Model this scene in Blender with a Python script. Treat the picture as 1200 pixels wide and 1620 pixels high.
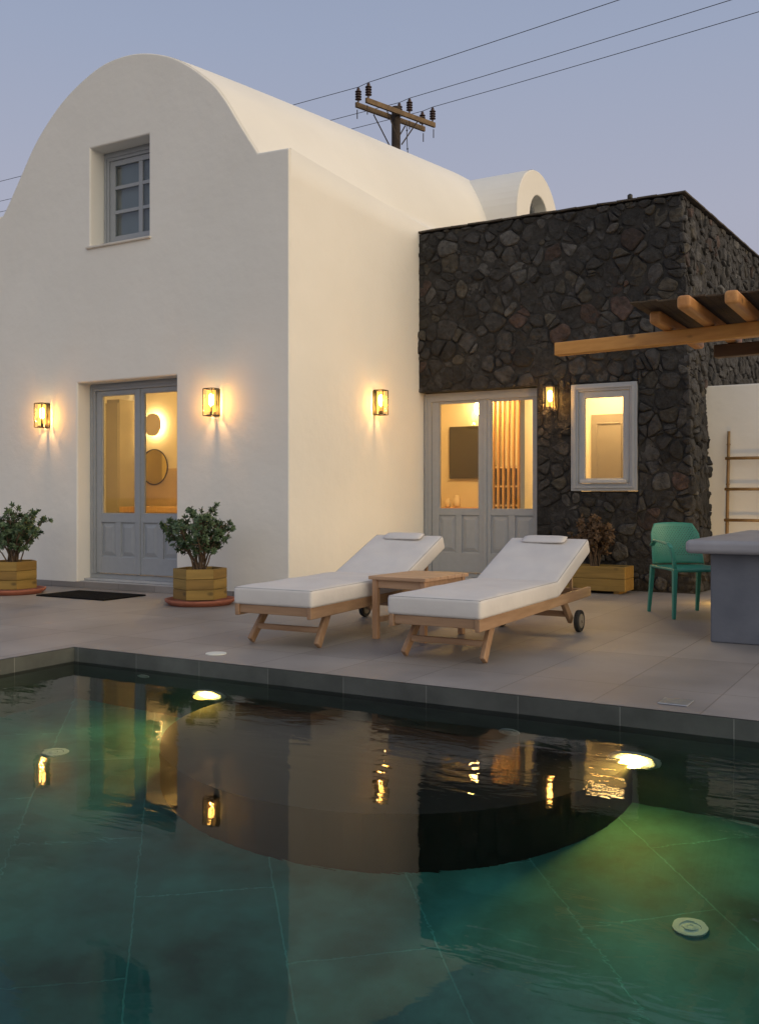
import bpy, bmesh, math, random
from mathutils import Vector, Matrix, noise
import numpy as np
R=math.radians
scene=bpy.context.scene
for o in list(bpy.data.objects): bpy.data.objects.remove(o)
col=scene.collection
# ------------------------------------------------------------ camera
TH=R(30.164)
cam=bpy.data.cameras.new('camera'); camo=bpy.data.objects.new('camera',cam); col.objects.link(camo)
camo.location=(5.778,-8.120,1.05); camo.rotation_euler=(R(90),0,TH)
cam.sensor_fit='HORIZONTAL'; cam.sensor_width=36; cam.lens=36*1550/1200
cam.shift_y=-23/1200; cam.clip_start=.05; cam.clip_end=3000
scene.camera=camo
# ------------------------------------------------------------ world
world=bpy.data.worlds.new('World'); scene.world=world; world.use_nodes=True
wn=world.node_tree; wn.nodes.clear()
wo=wn.nodes.new('ShaderNodeOutputWorld'); bg=wn.nodes.new('ShaderNodeBackground')
sky=wn.nodes.new('ShaderNodeTexSky'); sky.sky_type='NISHITA'; sky.sun_disc=False
SUN_EL=R(3.0); SUN_AZ=R(8)      # azimuth: degrees from +x towards +y
sky.sun_elevation=SUN_EL; sky.sun_rotation=R(90)-SUN_AZ
sky.altitude=50; sky.air_density=1.0; sky.dust_density=1.2; sky.ozone_density=2.5
# dusk haze: the sky evens out to a pale lavender towards the horizon
geo=wn.nodes.new('ShaderNodeTexCoord'); sep=wn.nodes.new('ShaderNodeSeparateXYZ')
wn.links.new(geo.outputs['Generated'],sep.inputs[0])
ramp=wn.nodes.new('ShaderNodeValToRGB')
ramp.color_ramp.elements[0].position=0.0; ramp.color_ramp.elements[0].color=(.44,.40,.45,1)
ramp.color_ramp.elements[1].position=.62; ramp.color_ramp.elements[1].color=(.25,.31,.455,1)
e=ramp.color_ramp.elements.new(.27); e.color=(.405,.42,.525,1)
e=ramp.color_ramp.elements.new(.42); e.color=(.335,.385,.52,1)
wn.links.new(sep.outputs['Z'],ramp.inputs[0])
# afterglow on the +x side
dot=wn.nodes.new('ShaderNodeVectorMath'); dot.operation='DOT_PRODUCT'
GAZ=R(-16)      # broad afterglow behind and to the right of the camera
dot.inputs[1].default_value=(math.cos(GAZ)*.97,math.sin(GAZ)*.985,.12)
wn.links.new(geo.outputs['Generated'],dot.inputs[0])
mr=wn.nodes.new('ShaderNodeMapRange'); mr.inputs['From Min'].default_value=.1; mr.inputs['From Max'].default_value=1
mr.interpolation_type='SMOOTHSTEP'
wn.links.new(dot.outputs['Value'],mr.inputs['Value'])
glow=wn.nodes.new('ShaderNodeMix'); glow.data_type='RGBA'; glow.blend_type='ADD'
glow.inputs[7].default_value=(1.2,1.0,.60,1)
wn.links.new(mr.outputs[0],glow.inputs[0]); wn.links.new(ramp.outputs[0],glow.inputs[6])
SKYG=10.0
sc=wn.nodes.new('ShaderNodeVectorMath'); sc.operation='SCALE'; sc.inputs['Scale'].default_value=SKYG
wn.links.new(glow.outputs[2],sc.inputs[0])
mixs=wn.nodes.new('ShaderNodeMix'); mixs.data_type='RGBA'; mixs.inputs[0].default_value=.9
wn.links.new(sky.outputs[0],mixs.inputs[6]); wn.links.new(sc.outputs[0],mixs.inputs[7])
wn.links.new(mixs.outputs[2],bg.inputs[0]); bg.inputs[1].default_value=.1
wn.links.new(bg.outputs[0],wo.inputs[0])
# ------------------------------------------------------------ sun: the soft afterglow
sd=bpy.data.lights.new('sun','SUN'); so=bpy.data.objects.new('sun',sd); col.objects.link(so)
sd.energy=1.08; sd.angle=R(40); sd.color=(1.0,.65,.32)
sdir=Vector((math.cos(SUN_AZ)*math.cos(R(4)),math.sin(SUN_AZ)*math.cos(R(4)),math.sin(R(4))))
so.rotation_euler=sdir.to_track_quat('Z','Y').to_euler(); so.location=(30,5,20)
scene.view_settings.view_transform='Standard'; scene.view_settings.look='None'
scene.view_settings.exposure=.09; scene.view_settings.gamma=1; scene.view_settings.use_curve_mapping=False
scene.cycles.max_bounces=12; scene.cycles.transparent_max_bounces=16
scene.cycles.sample_clamp_indirect=6
# ------------------------------------------------------------ helpers
def tag(o,label=None,cat=None,group=None,kind=None):
    if label: o['label']=label
    if cat: o['category']=cat
    if group: o['group']=group
    if kind: o['kind']=kind
    return o
def empty(name,loc=(0,0,0),rz=0,label=None,cat=None,group=None):
    o=bpy.data.objects.new(name,None); col.objects.link(o); o.location=loc; o.rotation_euler=(0,0,rz)
    o.empty_display_size=.1
    return tag(o,label,cat,group)
def obj(name,bm,mat,parent=None,bevel=0,smooth=False,seg=2,sharp=None):
    me=bpy.data.meshes.new(name)
    bmesh.ops.recalc_face_normals(bm,faces=bm.faces)
    bm.to_mesh(me); bm.free()
    if smooth:
        for p in me.polygons: p.use_smooth=True
        if sharp is not None: me.set_sharp_from_angle(angle=sharp)
    me.materials.append(mat)
    o=bpy.data.objects.new(name,me); col.objects.link(o)
    if parent: o.parent=parent
    if bevel:
        b=o.modifiers.new('bevel','BEVEL'); b.width=bevel; b.segments=seg; b.limit_method='ANGLE'; b.angle_limit=R(35)
    return o
def nb(): return bmesh.new()
def box(bm,x0,x1,y0,y1,z0,z1,M=None):
    vs=[bm.verts.new((x,y,z)) for x in (x0,x1) for y in (y0,y1) for z in (z0,z1)]
    if M is not None:
        for v in vs: v.co=M@v.co
    for f in ((0,1,3,2),(4,6,7,5),(0,4,5,1),(2,3,7,6),(0,2,6,4),(1,5,7,3)):
        bm.faces.new([vs[i] for i in f])
    return vs
def bar(bm,p,q,w,h,up=(0,0,1),w2=None,h2=None):
    p=Vector(p);q=Vector(q);d=(q-p).normalized();s=d.cross(Vector(up))
    if s.length<1e-4: s=d.cross(Vector((0,1,0)))
    s.normalize();u=s.cross(d).normalized()
    w2=w2 or w;h2=h2 or h
    a=[bm.verts.new(p+s*i*w/2+u*j*h/2) for i,j in ((-1,-1),(1,-1),(1,1),(-1,1))]
    b=[bm.verts.new(q+s*i*w2/2+u*j*h2/2) for i,j in ((-1,-1),(1,-1),(1,1),(-1,1))]
    bm.faces.new(a[::-1]);bm.faces.new(b)
    for i in range(4): bm.faces.new([a[i],a[(i+1)%4],b[(i+1)%4],b[i]])
def tube(bm,pts,rad,n=10,cap=True):
    pts=[Vector(p) for p in pts]
    if not isinstance(rad,(list,tuple)): rad=[rad]*len(pts)
    rings=[];ref=None
    for i,p in enumerate(pts):
        d=(pts[min(i+1,len(pts)-1)]-pts[max(i-1,0)]).normalized()
        if ref is None: ref=Vector((0,0,1)) if abs(d.z)<.9 else Vector((1,0,0))
        s=d.cross(ref).normalized();u=s.cross(d).normalized();ref=u
        rings.append([bm.verts.new(p+(s*math.cos(2*math.pi*k/n)+u*math.sin(2*math.pi*k/n))*rad[i]) for k in range(n)])
    for a,b in zip(rings,rings[1:]):
        for k in range(n): bm.faces.new([a[k],a[(k+1)%n],b[(k+1)%n],b[k]])
    if cap: bm.faces.new(rings[0][::-1]);bm.faces.new(rings[-1])
def lathe(bm,prof,n=24,M=None,cap=True,ph=0):
    rings=[]
    for r,z in prof:
        ring=[]
        for k in range(n):
            v=Vector((r*math.cos(2*math.pi*k/n+ph),r*math.sin(2*math.pi*k/n+ph),z))
            if M is not None: v=M@v
            ring.append(bm.verts.new(v))
        rings.append(ring)
    for a,b in zip(rings,rings[1:]):
        for k in range(n): bm.faces.new([a[k],a[(k+1)%n],b[(k+1)%n],b[k]])
    if cap: bm.faces.new(rings[0][::-1]);bm.faces.new(rings[-1])
def ring_frame(bm,x0,x1,z0,z1,w,y0,y1,wb=None,wt=None,wr=None):
    """rectangular frame in the xz plane, rails butted between the stiles"""
    wb=w if wb is None else wb; wt=w if wt is None else wt; wr=w if wr is None else wr
    box(bm,x0,x0+w,y0,y1,z0,z1); box(bm,x1-wr,x1,y0,y1,z0,z1)
    box(bm,x0+w,x1-wr,y0,y1,z1-wt,z1); box(bm,x0+w,x1-wr,y0,y1,z0,z0+wb)
# ------------------------------------------------------------ materials
def mat(name):
    m=bpy.data.materials.new(name); m.use_nodes=True
    nt=m.node_tree; return m,nt,nt.nodes['Principled BSDF']
def noisy(name,c1,c2,scale=5,rough=.6,bump=.1,bscale=60,coords='Object',stretch=(1,1,1),detail=5,metal=0,spec=.5,bdist=.01,rr=None):
    m,nt,b=mat(name); N=nt.nodes; L=nt.links
    tc=N.new('ShaderNodeTexCoord'); mp=N.new('ShaderNodeMapping'); mp.inputs['Scale'].default_value=stretch
    L.new(tc.outputs[coords],mp.inputs[0])
    n=N.new('ShaderNodeTexNoise'); n.inputs['Scale'].default_value=scale; n.inputs['Detail'].default_value=detail
    L.new(mp.outputs[0],n.inputs['Vector'])
    r=N.new('ShaderNodeValToRGB'); r.color_ramp.elements[0].position=.3; r.color_ramp.elements[1].position=.7
    r.color_ramp.elements[0].color=(*c1,1); r.color_ramp.elements[1].color=(*c2,1)
    L.new(n.outputs['Fac'],r.inputs[0]); L.new(r.outputs[0],b.inputs['Base Color'])
    b.inputs['Roughness'].default_value=rough; b.inputs['Metallic'].default_value=metal
    b.inputs['Specular IOR Level'].default_value=spec
    if bump:
        n2=N.new('ShaderNodeTexNoise'); n2.inputs['Scale'].default_value=bscale; n2.inputs['Detail'].default_value=6
        L.new(mp.outputs[0],n2.inputs['Vector'])
        bp=N.new('ShaderNodeBump'); bp.inputs['Strength'].default_value=bump; bp.inputs['Distance'].default_value=bdist
        L.new(n2.outputs['Fac'],bp.inputs['Height']); L.new(bp.outputs[0],b.inputs['Normal'])
    return m
def wood(name,c1,c2,axis=0,rough=.55,knots=True):
    st=[9,9,9]; st[axis]=.9
    m=noisy(name,c1,c2,scale=3.2,rough=rough,bump=.25,bscale=9,stretch=st,detail=7,bdist=.004)
    if knots:
        nt=m.node_tree;N=nt.nodes;L=nt.links;b=N['Principled BSDF']
        tc=N.new('ShaderNodeTexCoord'); mp=N.new('ShaderNodeMapping'); s=[1,1,1]; s[axis]=.55; mp.inputs['Scale'].default_value=s
        L.new(tc.outputs['Object'],mp.inputs[0])
        v=N.new('ShaderNodeTexVoronoi'); v.inputs['Scale'].default_value=6.5; L.new(mp.outputs[0],v.inputs['Vector'])
        rr=N.new('ShaderNodeValToRGB'); rr.color_ramp.elements[0].position=.05; rr.color_ramp.elements[1].position=.17
        rr.color_ramp.elements[0].color=(.25,.25,.25,1); rr.color_ramp.elements[1].color=(1,1,1,1)
        L.new(v.outputs['Distance'],rr.inputs[0])
        mx=N.new('ShaderNodeMix'); mx.data_type='RGBA'; mx.blend_type='MULTIPLY'; mx.inputs[0].default_value=1
        src=b.inputs['Base Color'].links[0].from_socket
        L.new(src,mx.inputs[6]); L.new(rr.outputs[0],mx.inputs[7]); L.new(mx.outputs[2],b.inputs['Base Color'])
    return m
def emis(name,c,s):
    m,nt,b=mat(name); b.inputs['Emission Color'].default_value=(*c,1); b.inputs['Emission Strength'].default_value=s
    b.inputs['Base Color'].default_value=(.8,.8,.8,1)
    return m
def pane(name,tint=(1,1,1),rough=0.0,refl=1.0):
    m=bpy.data.materials.new(name); m.use_nodes=True; nt=m.node_tree; N=nt.nodes;L=nt.links; N.clear()
    o=N.new('ShaderNodeOutputMaterial'); t=N.new('ShaderNodeBsdfTransparent'); t.inputs[0].default_value=(*tint,1)
    g=N.new('ShaderNodeBsdfGlossy'); g.inputs['Roughness'].default_value=rough
    fr=N.new('ShaderNodeFresnel'); fr.inputs[0].default_value=1.5
    ml=N.new('ShaderNodeMath'); ml.operation='MULTIPLY'; ml.inputs[1].default_value=refl; L.new(fr.outputs[0],ml.inputs[0])
    ge=N.new('ShaderNodeNewGeometry'); iv=N.new('ShaderNodeMath'); iv.operation='SUBTRACT'; iv.inputs[0].default_value=1; L.new(ge.outputs['Backfacing'],iv.inputs[1])
    m2=N.new('ShaderNodeMath'); m2.operation='MULTIPLY'; L.new(ml.outputs[0],m2.inputs[0]); L.new(iv.outputs[0],m2.inputs[1]); ml=m2
    mx=N.new('ShaderNodeMixShader'); L.new(ml.outputs[0],mx.inputs[0]); L.new(t.outputs[0],mx.inputs[1]); L.new(g.outputs[0],mx.inputs[2])
    L.new(mx.outputs[0],o.inputs[0]); return m
M={}
M['plaster']=noisy('white_plaster',(.785,.77,.725),(.835,.82,.775),scale=.9,rough=.85,bump=.4,bscale=5,bdist=.02,spec=.2,detail=8)
M['plaster_in']=noisy('room_plaster',(.66,.60,.50),(.70,.64,.54),scale=2,rough=.8,bump=.05,spec=.2)
M['ledge']=noisy('ledge_plaster',(.60,.57,.52),(.66,.63,.57),scale=9,rough=.8,bump=.1)
M['paint']=noisy('grey_paint',(.32,.345,.38),(.35,.375,.41),scale=14,rough=.42,bump=.05,bscale=40)
M['paint_sill']=noisy('pale_sill_stone',(.42,.43,.45),(.48,.49,.50),scale=14,rough=.4,bump=.05)
M['pane']=pane('window_glass',(.86,.87,.84),0,1.1)
M['pane_dark']=pane('window_glass_upper',(.75,.80,.82),0,2.2)
M['lampglass']=pane('lantern_glass',(.97,.94,.85),.05,.8)
M['black']=noisy('black_metal',(.012,.011,.010),(.02,.018,.016),scale=30,rough=.45,bump=.1,bscale=80)
M['mortar']=noisy('dark_mortar',(.014,.0138,.014),(.040,.039,.039),scale=16,rough=.95,bump=1,bscale=34)
M['teak']=wood('teak',(.27,.16,.09),(.40,.255,.155),1,knots=False)
M['teak_x']=wood('teak_across',(.27,.16,.09),(.40,.255,.155),0,knots=False)
M['teak_z']=wood('teak_upright',(.27,.16,.09),(.40,.255,.155),2,knots=False)
M['table_wood']=wood('table_wood',(.38,.235,.14),(.50,.32,.20),0,knots=False)
M['table_leg']=wood('table_leg_wood',(.38,.22,.13),(.52,.32,.19),2,knots=False)
M['pine']=wood('planter_pine',(.21,.135,.028),(.32,.205,.05),0,rough=.6)
M['pine_dark']=wood('planter_pine_old',(.17,.10,.02),(.25,.15,.035),0,rough=.6)
M['beam']=wood('lit_beam_wood',(.60,.265,.055),(.74,.36,.085),0,rough=.5)  # warm light on the timber is put into this orange colour
M['beam_shaded']=wood('shaded_beam_wood',(.09,.05,.025),(.15,.085,.04),0)  # rear beam: its shade is put into a darker timber colour
M['beam_y']=wood('rafter_wood',(.46,.20,.06),(.60,.29,.09),1,rough=.5)
M['cushion']=noisy('cushion_fabric',(.63,.61,.60),(.69,.67,.655),scale=5,rough=.9,bump=.35,bscale=11,bdist=.012,spec=.2)
M['piping']=noisy('cushion_piping',(.34,.34,.35),(.40,.39,.40),scale=40,rough=.9,bump=0)
M['terracotta']=noisy('terracotta',(.27,.085,.05),(.36,.125,.075),scale=12,rough=.7,bump=.1)
M['soil']=noisy('soil',(.02,.014,.009),(.05,.035,.02),scale=40,rough=1,bump=.8,bscale=90)
M['leaf']=noisy('shrub_leaf',(.032,.066,.028),(.095,.155,.075),scale=9,rough=.45,bump=0)
M['leaf_dry']=noisy('dry_leaf',(.05,.030,.016),(.12,.068,.032),scale=14,rough=.7,bump=0)
M['bark']=noisy('bark',(.09,.06,.04),(.17,.12,.08),scale=30,rough=.9,bump=.5)
M['mat']=noisy('doormat_bristle',(.006,.006,.006),(.015,.015,.015),scale=90,rough=1,bump=1,bscale=300,spec=.1)
M['green_plastic']=noisy('green_plastic',(.045,.27,.20),(.05,.29,.215),scale=3,rough=.42,bump=0)
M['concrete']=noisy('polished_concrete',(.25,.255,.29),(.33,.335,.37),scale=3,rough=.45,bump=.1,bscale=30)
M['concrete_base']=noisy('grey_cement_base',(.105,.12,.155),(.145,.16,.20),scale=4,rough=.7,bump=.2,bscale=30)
M['bamboo']=noisy('bamboo',(.20,.11,.04),(.30,.18,.065),scale=12,rough=.5,bump=.1)
M['rubber']=noisy('rubber',(.012,.012,.012),(.02,.02,.02),scale=20,rough=.7,bump=0)
M['hub']=noisy('wheel_hub',(.20,.17,.13),(.28,.24,.18),scale=20,rough=.5,bump=0)
M['steel']=noisy('brushed_steel',(.5,.5,.5),(.6,.6,.6),scale=20,rough=.35,bump=0,metal=.8)
M['pole']=noisy('pole_wood',(.030,.022,.018),(.055,.042,.034),scale=6,rough=.9,bump=.4,stretch=(8,8,1))
M['crossarm']=noisy('weathered_crossarm',(.12,.08,.045),(.22,.15,.08),scale=6,rough=.8,bump=.3)
M['insulator']=noisy('brown_insulator',(.035,.014,.012),(.05,.02,.018),scale=6,rough=.3,bump=0)
M['wire']=noisy('wire_metal',(.03,.03,.035),(.05,.05,.055),scale=6,rough=.6,bump=0)
M['white_pl']=noisy('white_fitting',(.62,.66,.64),(.72,.76,.72),scale=20,rough=.5,bump=0)
M['tv']=noisy('television_screen',(.045,.043,.040),(.052,.049,.045),scale=3,rough=.18,bump=0)  # screen lightened: a reflection is put into its base colour
M['int_wood']=noisy('slat_wood',(.55,.34,.17),(.66,.43,.22),scale=5,rough=.5,bump=0,stretch=(6,6,.5))
M['int_dark']=noisy('shelf_grey',(.14,.14,.13),(.18,.18,.165),scale=5,rough=.6,bump=0)
M['int_tan']=noisy('tan_wall_panel',(.40,.31,.20),(.46,.36,.24),scale=5,rough=.7,bump=0)
M['int_grey']=noisy('closet_grey',(.34,.32,.27),(.38,.36,.30),scale=3,rough=.6,bump=0)
M['door_in']=noisy('interior_door_paint',(.19,.165,.145),(.21,.185,.16),scale=3,rough=.5,bump=0)
M['counter_in']=noisy('kitchen_top',(.50,.26,.12),(.58,.32,.15),scale=5,rough=.4,bump=0)
M['mirror']=noisy('mirror_glass',(.62,.50,.16),(.64,.52,.18),scale=1,rough=.08,bump=0,metal=1)
M['jar']=noisy('ceramic_jar',(.6,.52,.44),(.66,.58,.5),scale=5,rough=.4,bump=0)
M['reed']=noisy('reed_mat',(.05,.035,.025),(.11,.08,.05),scale=12,rough=.9,bump=.6,stretch=(1,14,1))
M['bulb']=emis('bulb_glow',(1.0,.66,.26),38)
M['amber']=pane('amber_glass',(1.0,.80,.42),.1,.6)
def frosted():
    m=pane('frosted_amber_glass',(1,.86,.55),.3,.5);nt=m.node_tree;N=nt.nodes;L=nt.links
    e=N.new('ShaderNodeEmission');e.inputs[0].default_value=(1,.56,.16,1);e.inputs[1].default_value=.85
    a=N.new('ShaderNodeAddShader');o=[n for n in N if n.type=='OUTPUT_MATERIAL'][0];src=o.inputs[0].links[0].from_socket
    L.new(src,a.inputs[0]);L.new(e.outputs[0],a.inputs[1]);L.new(a.outputs[0],o.inputs[0]);return m
M['frosted']=frosted()
M['halo']=emis('halo_strip',(1.0,.66,.26),70)
M['ceil_lamp']=emis('ceiling_lamp_glow',(1.0,.62,.24),45)
M['poollight']=emis('pool_lamp_glow',(1.0,.74,.28),26)
M['poolring']=emis('pool_lamp_halo',(1.0,.55,.10),6)  # amber halo round the lens, put in as a glowing disc
# plaster with faint stains near the foot is left to the noise; patio tiles
def tiles(name,c1,c2,cm,bw,bh,mortar,rot=0,off=.5,loc=(0,0,0),rough=.5,nscale=2.5,namp=.25,coord='Object',freq=2,bumpd=.003):
    m,nt,b=mat(name);N=nt.nodes;L=nt.links
    tc=N.new('ShaderNodeTexCoord');mp=N.new('ShaderNodeMapping')
    mp.inputs['Rotation'].default_value=(0,0,rot);mp.inputs['Location'].default_value=loc
    L.new(tc.outputs[coord],mp.inputs[0])
    br=N.new('ShaderNodeTexBrick');L.new(mp.outputs[0],br.inputs['Vector'])
    br.inputs['Scale'].default_value=1;br.inputs['Brick Width'].default_value=bw;br.inputs['Row Height'].default_value=bh
    br.inputs['Mortar Size'].default_value=mortar;br.inputs['Mortar Smooth'].default_value=.1;br.offset=off;br.offset_frequency=freq
    br.inputs['Color1'].default_value=(*c1,1);br.inputs['Color2'].default_value=(*c2,1);br.inputs['Mortar'].default_value=(*cm,1)
    n=N.new('ShaderNodeTexNoise');n.inputs['Scale'].default_value=nscale;n.inputs['Detail'].default_value=8;n.inputs['Roughness'].default_value=.6
    L.new(mp.outputs[0],n.inputs['Vector'])
    r=N.new('ShaderNodeMapRange');r.inputs['From Min'].default_value=.3;r.inputs['From Max'].default_value=.7
    r.inputs['To Min'].default_value=1-namp;r.inputs['To Max'].default_value=1+namp;L.new(n.outputs['Fac'],r.inputs['Value'])
    mx=N.new('ShaderNodeVectorMath');mx.operation='SCALE';L.new(br.outputs['Color'],mx.inputs[0]);L.new(r.outputs[0],mx.inputs['Scale'])
    L.new(mx.outputs[0],b.inputs['Base Color'])
    r2=N.new('ShaderNodeMapRange');r2.inputs['To Min'].default_value=rough-.1;r2.inputs['To Max'].default_value=rough+.15;L.new(n.outputs['Fac'],r2.inputs['Value'])
    L.new(r2.outputs[0],b.inputs['Roughness'])
    sb=N.new('ShaderNodeMath');sb.operation='MULTIPLY_ADD';sb.inputs[1].default_value=-1;L.new(br.outputs['Fac'],sb.inputs[0])
    n3=N.new('ShaderNodeTexNoise');n3.inputs['Scale'].default_value=30;L.new(mp.outputs[0],n3.inputs['Vector'])
    m3=N.new('ShaderNodeMath');m3.operation='MULTIPLY';m3.inputs[1].default_value=.3;L.new(n3.outputs['Fac'],m3.inputs[0]);L.new(m3.outputs[0],sb.inputs[2])
    bp=N.new('ShaderNodeBump');bp.inputs['Distance'].default_value=bumpd;bp.inputs['Strength'].default_value=.6
    L.new(sb.outputs[0],bp.inputs['Height']);L.new(bp.outputs[0],b.inputs['Normal'])
    return m
M['patio']=tiles('patio_tile',(.228,.212,.204),(.272,.253,.243),(.165,.15,.14),.545,1.09,.004,loc=(-.375,.51,0),rough=.5,off=0,nscale=1.1,namp=.22)
M['coping']=tiles('coping_tile',(.070,.078,.074),(.100,.108,.104),(.17,.18,.17),.548,4,.003,loc=(.0,2,0),rough=.5,nscale=3,namp=.3,off=0)
M['poolwall']=tiles('pool_wall_tile',(.13,.16,.145),(.15,.18,.165),(.2,.22,.2),.548,4,.003,loc=(0,2,0),rough=.5,off=0)
M['poolfloor']=tiles('pool_floor_tile',(.046,.180,.165),(.068,.245,.220),(.10,.35,.32),1.1,.56,.0035,rot=R(90)-TH-R(11.1),loc=(0.2,.1,0),rough=.6,nscale=1.8,namp=.6,bumpd=.002)
M['step']=noisy('pool_step_tile',(.006,.007,.006),(.011,.012,.011),scale=3,rough=.7,bump=0)
# stones with a colour of their own per stone
def stone_mat():
    m,nt,b=mat('volcanic_stone');N=nt.nodes;L=nt.links
    at=N.new('ShaderNodeAttribute');at.attribute_name='stone_colour'
    tc=N.new('ShaderNodeTexCoord')
    n=N.new('ShaderNodeTexNoise');n.inputs['Scale'].default_value=11;n.inputs['Detail'].default_value=9;n.inputs['Roughness'].default_value=.65
    L.new(tc.outputs['Object'],n.inputs['Vector'])
    r=N.new('ShaderNodeMapRange');r.inputs['From Min'].default_value=.3;r.inputs['From Max'].default_value=.72;r.inputs['To Min'].default_value=.35;r.inputs['To Max'].default_value=2.1
    L.new(n.outputs['Fac'],r.inputs['Value'])
    mx=N.new('ShaderNodeVectorMath');mx.operation='SCALE';L.new(at.outputs['Color'],mx.inputs[0]);L.new(r.outputs[0],mx.inputs['Scale'])
    L.new(mx.outputs[0],b.inputs['Base Color']);b.inputs['Roughness'].default_value=.75
    n2=N.new('ShaderNodeTexNoise');n2.inputs['Scale'].default_value=22;n2.inputs['Detail'].default_value=10;n2.inputs['Roughness'].default_value=.7
    L.new(tc.outputs['Object'],n2.inputs['Vector'])
    bp=N.new('ShaderNodeBump');bp.inputs['Strength'].default_value=.9;bp.inputs['Distance'].default_value=.03
    L.new(n2.outputs['Fac'],bp.inputs['Height']);L.new(bp.outputs[0],b.inputs['Normal'])
    return m
M['stone']=stone_mat()
def water_mat():
    m=bpy.data.materials.new('pool_water');m.use_nodes=True;nt=m.node_tree;N=nt.nodes;L=nt.links;N.clear()
    o=N.new('ShaderNodeOutputMaterial');g=N.new('ShaderNodeBsdfRefraction');g.inputs['IOR'].default_value=1.333;g.inputs['Roughness'].default_value=0
    gl=N.new('ShaderNodeBsdfGlossy');gl.inputs['Roughness'].default_value=0;gl.inputs['Color'].default_value=(.52,.52,.52,1)
    fr=N.new('ShaderNodeFresnel');fr.inputs['IOR'].default_value=1.333;mxs=N.new('ShaderNodeMixShader')
    L=nt.links;L.new(fr.outputs[0],mxs.inputs[0]);L.new(g.outputs[0],mxs.inputs[1]);L.new(gl.outputs[0],mxs.inputs[2])
    va=N.new('ShaderNodeVolumeAbsorption');va.inputs['Color'].default_value=(.36,.80,.74,1);va.inputs['Density'].default_value=.42
    tc=N.new('ShaderNodeTexCoord')
    mp=N.new('ShaderNodeMapping');mp.inputs['Rotation'].default_value=(0,0,-TH);mp.inputs['Scale'].default_value=(2.2,5.5,1)
    L.new(tc.outputs['Object'],mp.inputs[0])
    n=N.new('ShaderNodeTexNoise');n.inputs['Scale'].default_value=1.6;n.inputs['Detail'].default_value=3;n.inputs['Roughness'].default_value=.55;n.inputs['Distortion'].default_value=.6
    L.new(mp.outputs[0],n.inputs['Vector'])
    mp2=N.new('ShaderNodeMapping');mp2.inputs['Scale'].default_value=(.7,.9,1);L.new(tc.outputs['Object'],mp2.inputs[0])
    n2=N.new('ShaderNodeTexNoise');n2.inputs['Scale'].default_value=1.0;n2.inputs['Detail'].default_value=1;L.new(mp2.outputs[0],n2.inputs['Vector'])
    rp=N.new('ShaderNodeMapRange');rp.inputs['From Min'].default_value=.4;rp.inputs['From Max'].default_value=.65;rp.inputs['To Min'].default_value=.12;rp.inputs['To Max'].default_value=1
    L.new(n2.outputs['Fac'],rp.inputs['Value'])
    ml=N.new('ShaderNodeMath');ml.operation='MULTIPLY';L.new(n.outputs['Fac'],ml.inputs[0]);L.new(rp.outputs[0],ml.inputs[1])
    bp=N.new('ShaderNodeBump');bp.inputs['Strength'].default_value=1;bp.inputs['Distance'].default_value=.0033
    L.new(ml.outputs[0],bp.inputs['Height']);[L.new(bp.outputs[0],q.inputs['Normal']) for q in (g,gl,fr)]
    L.new(mxs.outputs[0],o.inputs['Surface']);L.new(va.outputs[0],o.inputs['Volume']);return m
M['water']=water_mat()
def lamp(name,loc,energy,color=(1,.62,.26),r=.03,parent=None):
    l=bpy.data.lights.new(name,'POINT');l.energy=energy;l.color=color;l.shadow_soft_size=r
    o=bpy.data.objects.new(name,l);col.objects.link(o);o.location=loc
    if parent: o.parent=parent
    return o
# ------------------------------------------------------------ ground, patio, pool
PX0,PX1,PY0,PY1=.47,9.2,-7.2,-3.25     # pool opening
W=-.10; FL=-1.30
def sheet_with_hole(z,X0,X1,Y0,Y1,h):
    bm=nb(); hx0,hx1,hy0,hy1=h
    xs=[X0,hx0,hx1,X1]; ys=[Y0,hy0,hy1,Y1]
    g=[[bm.verts.new((x,y,z)) for y in ys] for x in xs]
    for i in range(3):
        for j in range(3):
            if i==1 and j==1: continue
            bm.faces.new([g[i][j],g[i+1][j],g[i+1][j+1],g[i][j+1]])
    return bm
M['earth']=noisy('dry_ground',(.16,.13,.10),(.24,.20,.15),scale=.4,rough=.95,bump=.3,bscale=4)
tag(obj('ground',sheet_with_hole(-.012,-900,900,-900,900,(PX0-.1,PX1+.1,PY0-.1,PY1+.1)),M['earth']),kind='structure')
bm=sheet_with_hole(0,-6.5,14,-11,6.0,(PX0-.005,PX1+.005,PY0-.005,PY1+.005))
tag(obj('patio',bm,M['patio']),kind='structure')
# coping lip and pool walls
def wallset(z0,z1,t0,t1):
    bm=nb()
    box(bm,PX0-t0,PX1+t0,PY1,PY1+t0,z0,z1); box(bm,PX0-t0,PX1+t0,PY0-t0,PY0,z0,z1)
    box(bm,PX0-t0,PX0,PY0,PY1,z0,z1); box(bm,PX1,PX1+t0,PY0,PY1,z0,z1)
    return bm
def uvtiles_y(m):   # walls need a coordinate along their length: use x+y
    nt=m.node_tree;N=nt.nodes;L=nt.links
    mp=[n for n in N if n.type=='MAPPING'][0];tc=[n for n in N if n.type=='TEX_COORD'][0]
    s=N.new('ShaderNodeSeparateXYZ');L.new(tc.outputs['Object'],s.inputs[0])
    a=N.new('ShaderNodeMath');L.new(s.outputs['X'],a.inputs[0]);L.new(s.outputs['Y'],a.inputs[1])
    c=N.new('ShaderNodeCombineXYZ');L.new(a.outputs[0],c.inputs['X']);L.new(s.outputs['Z'],c.inputs['Y']);L.new(c.outputs[0],mp.inputs[0])
uvtiles_y(M['coping']);uvtiles_y(M['poolwall'])
tag(obj('pool_coping',wallset(-.22,-.003,.06,0),M['coping']),kind='structure')
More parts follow.
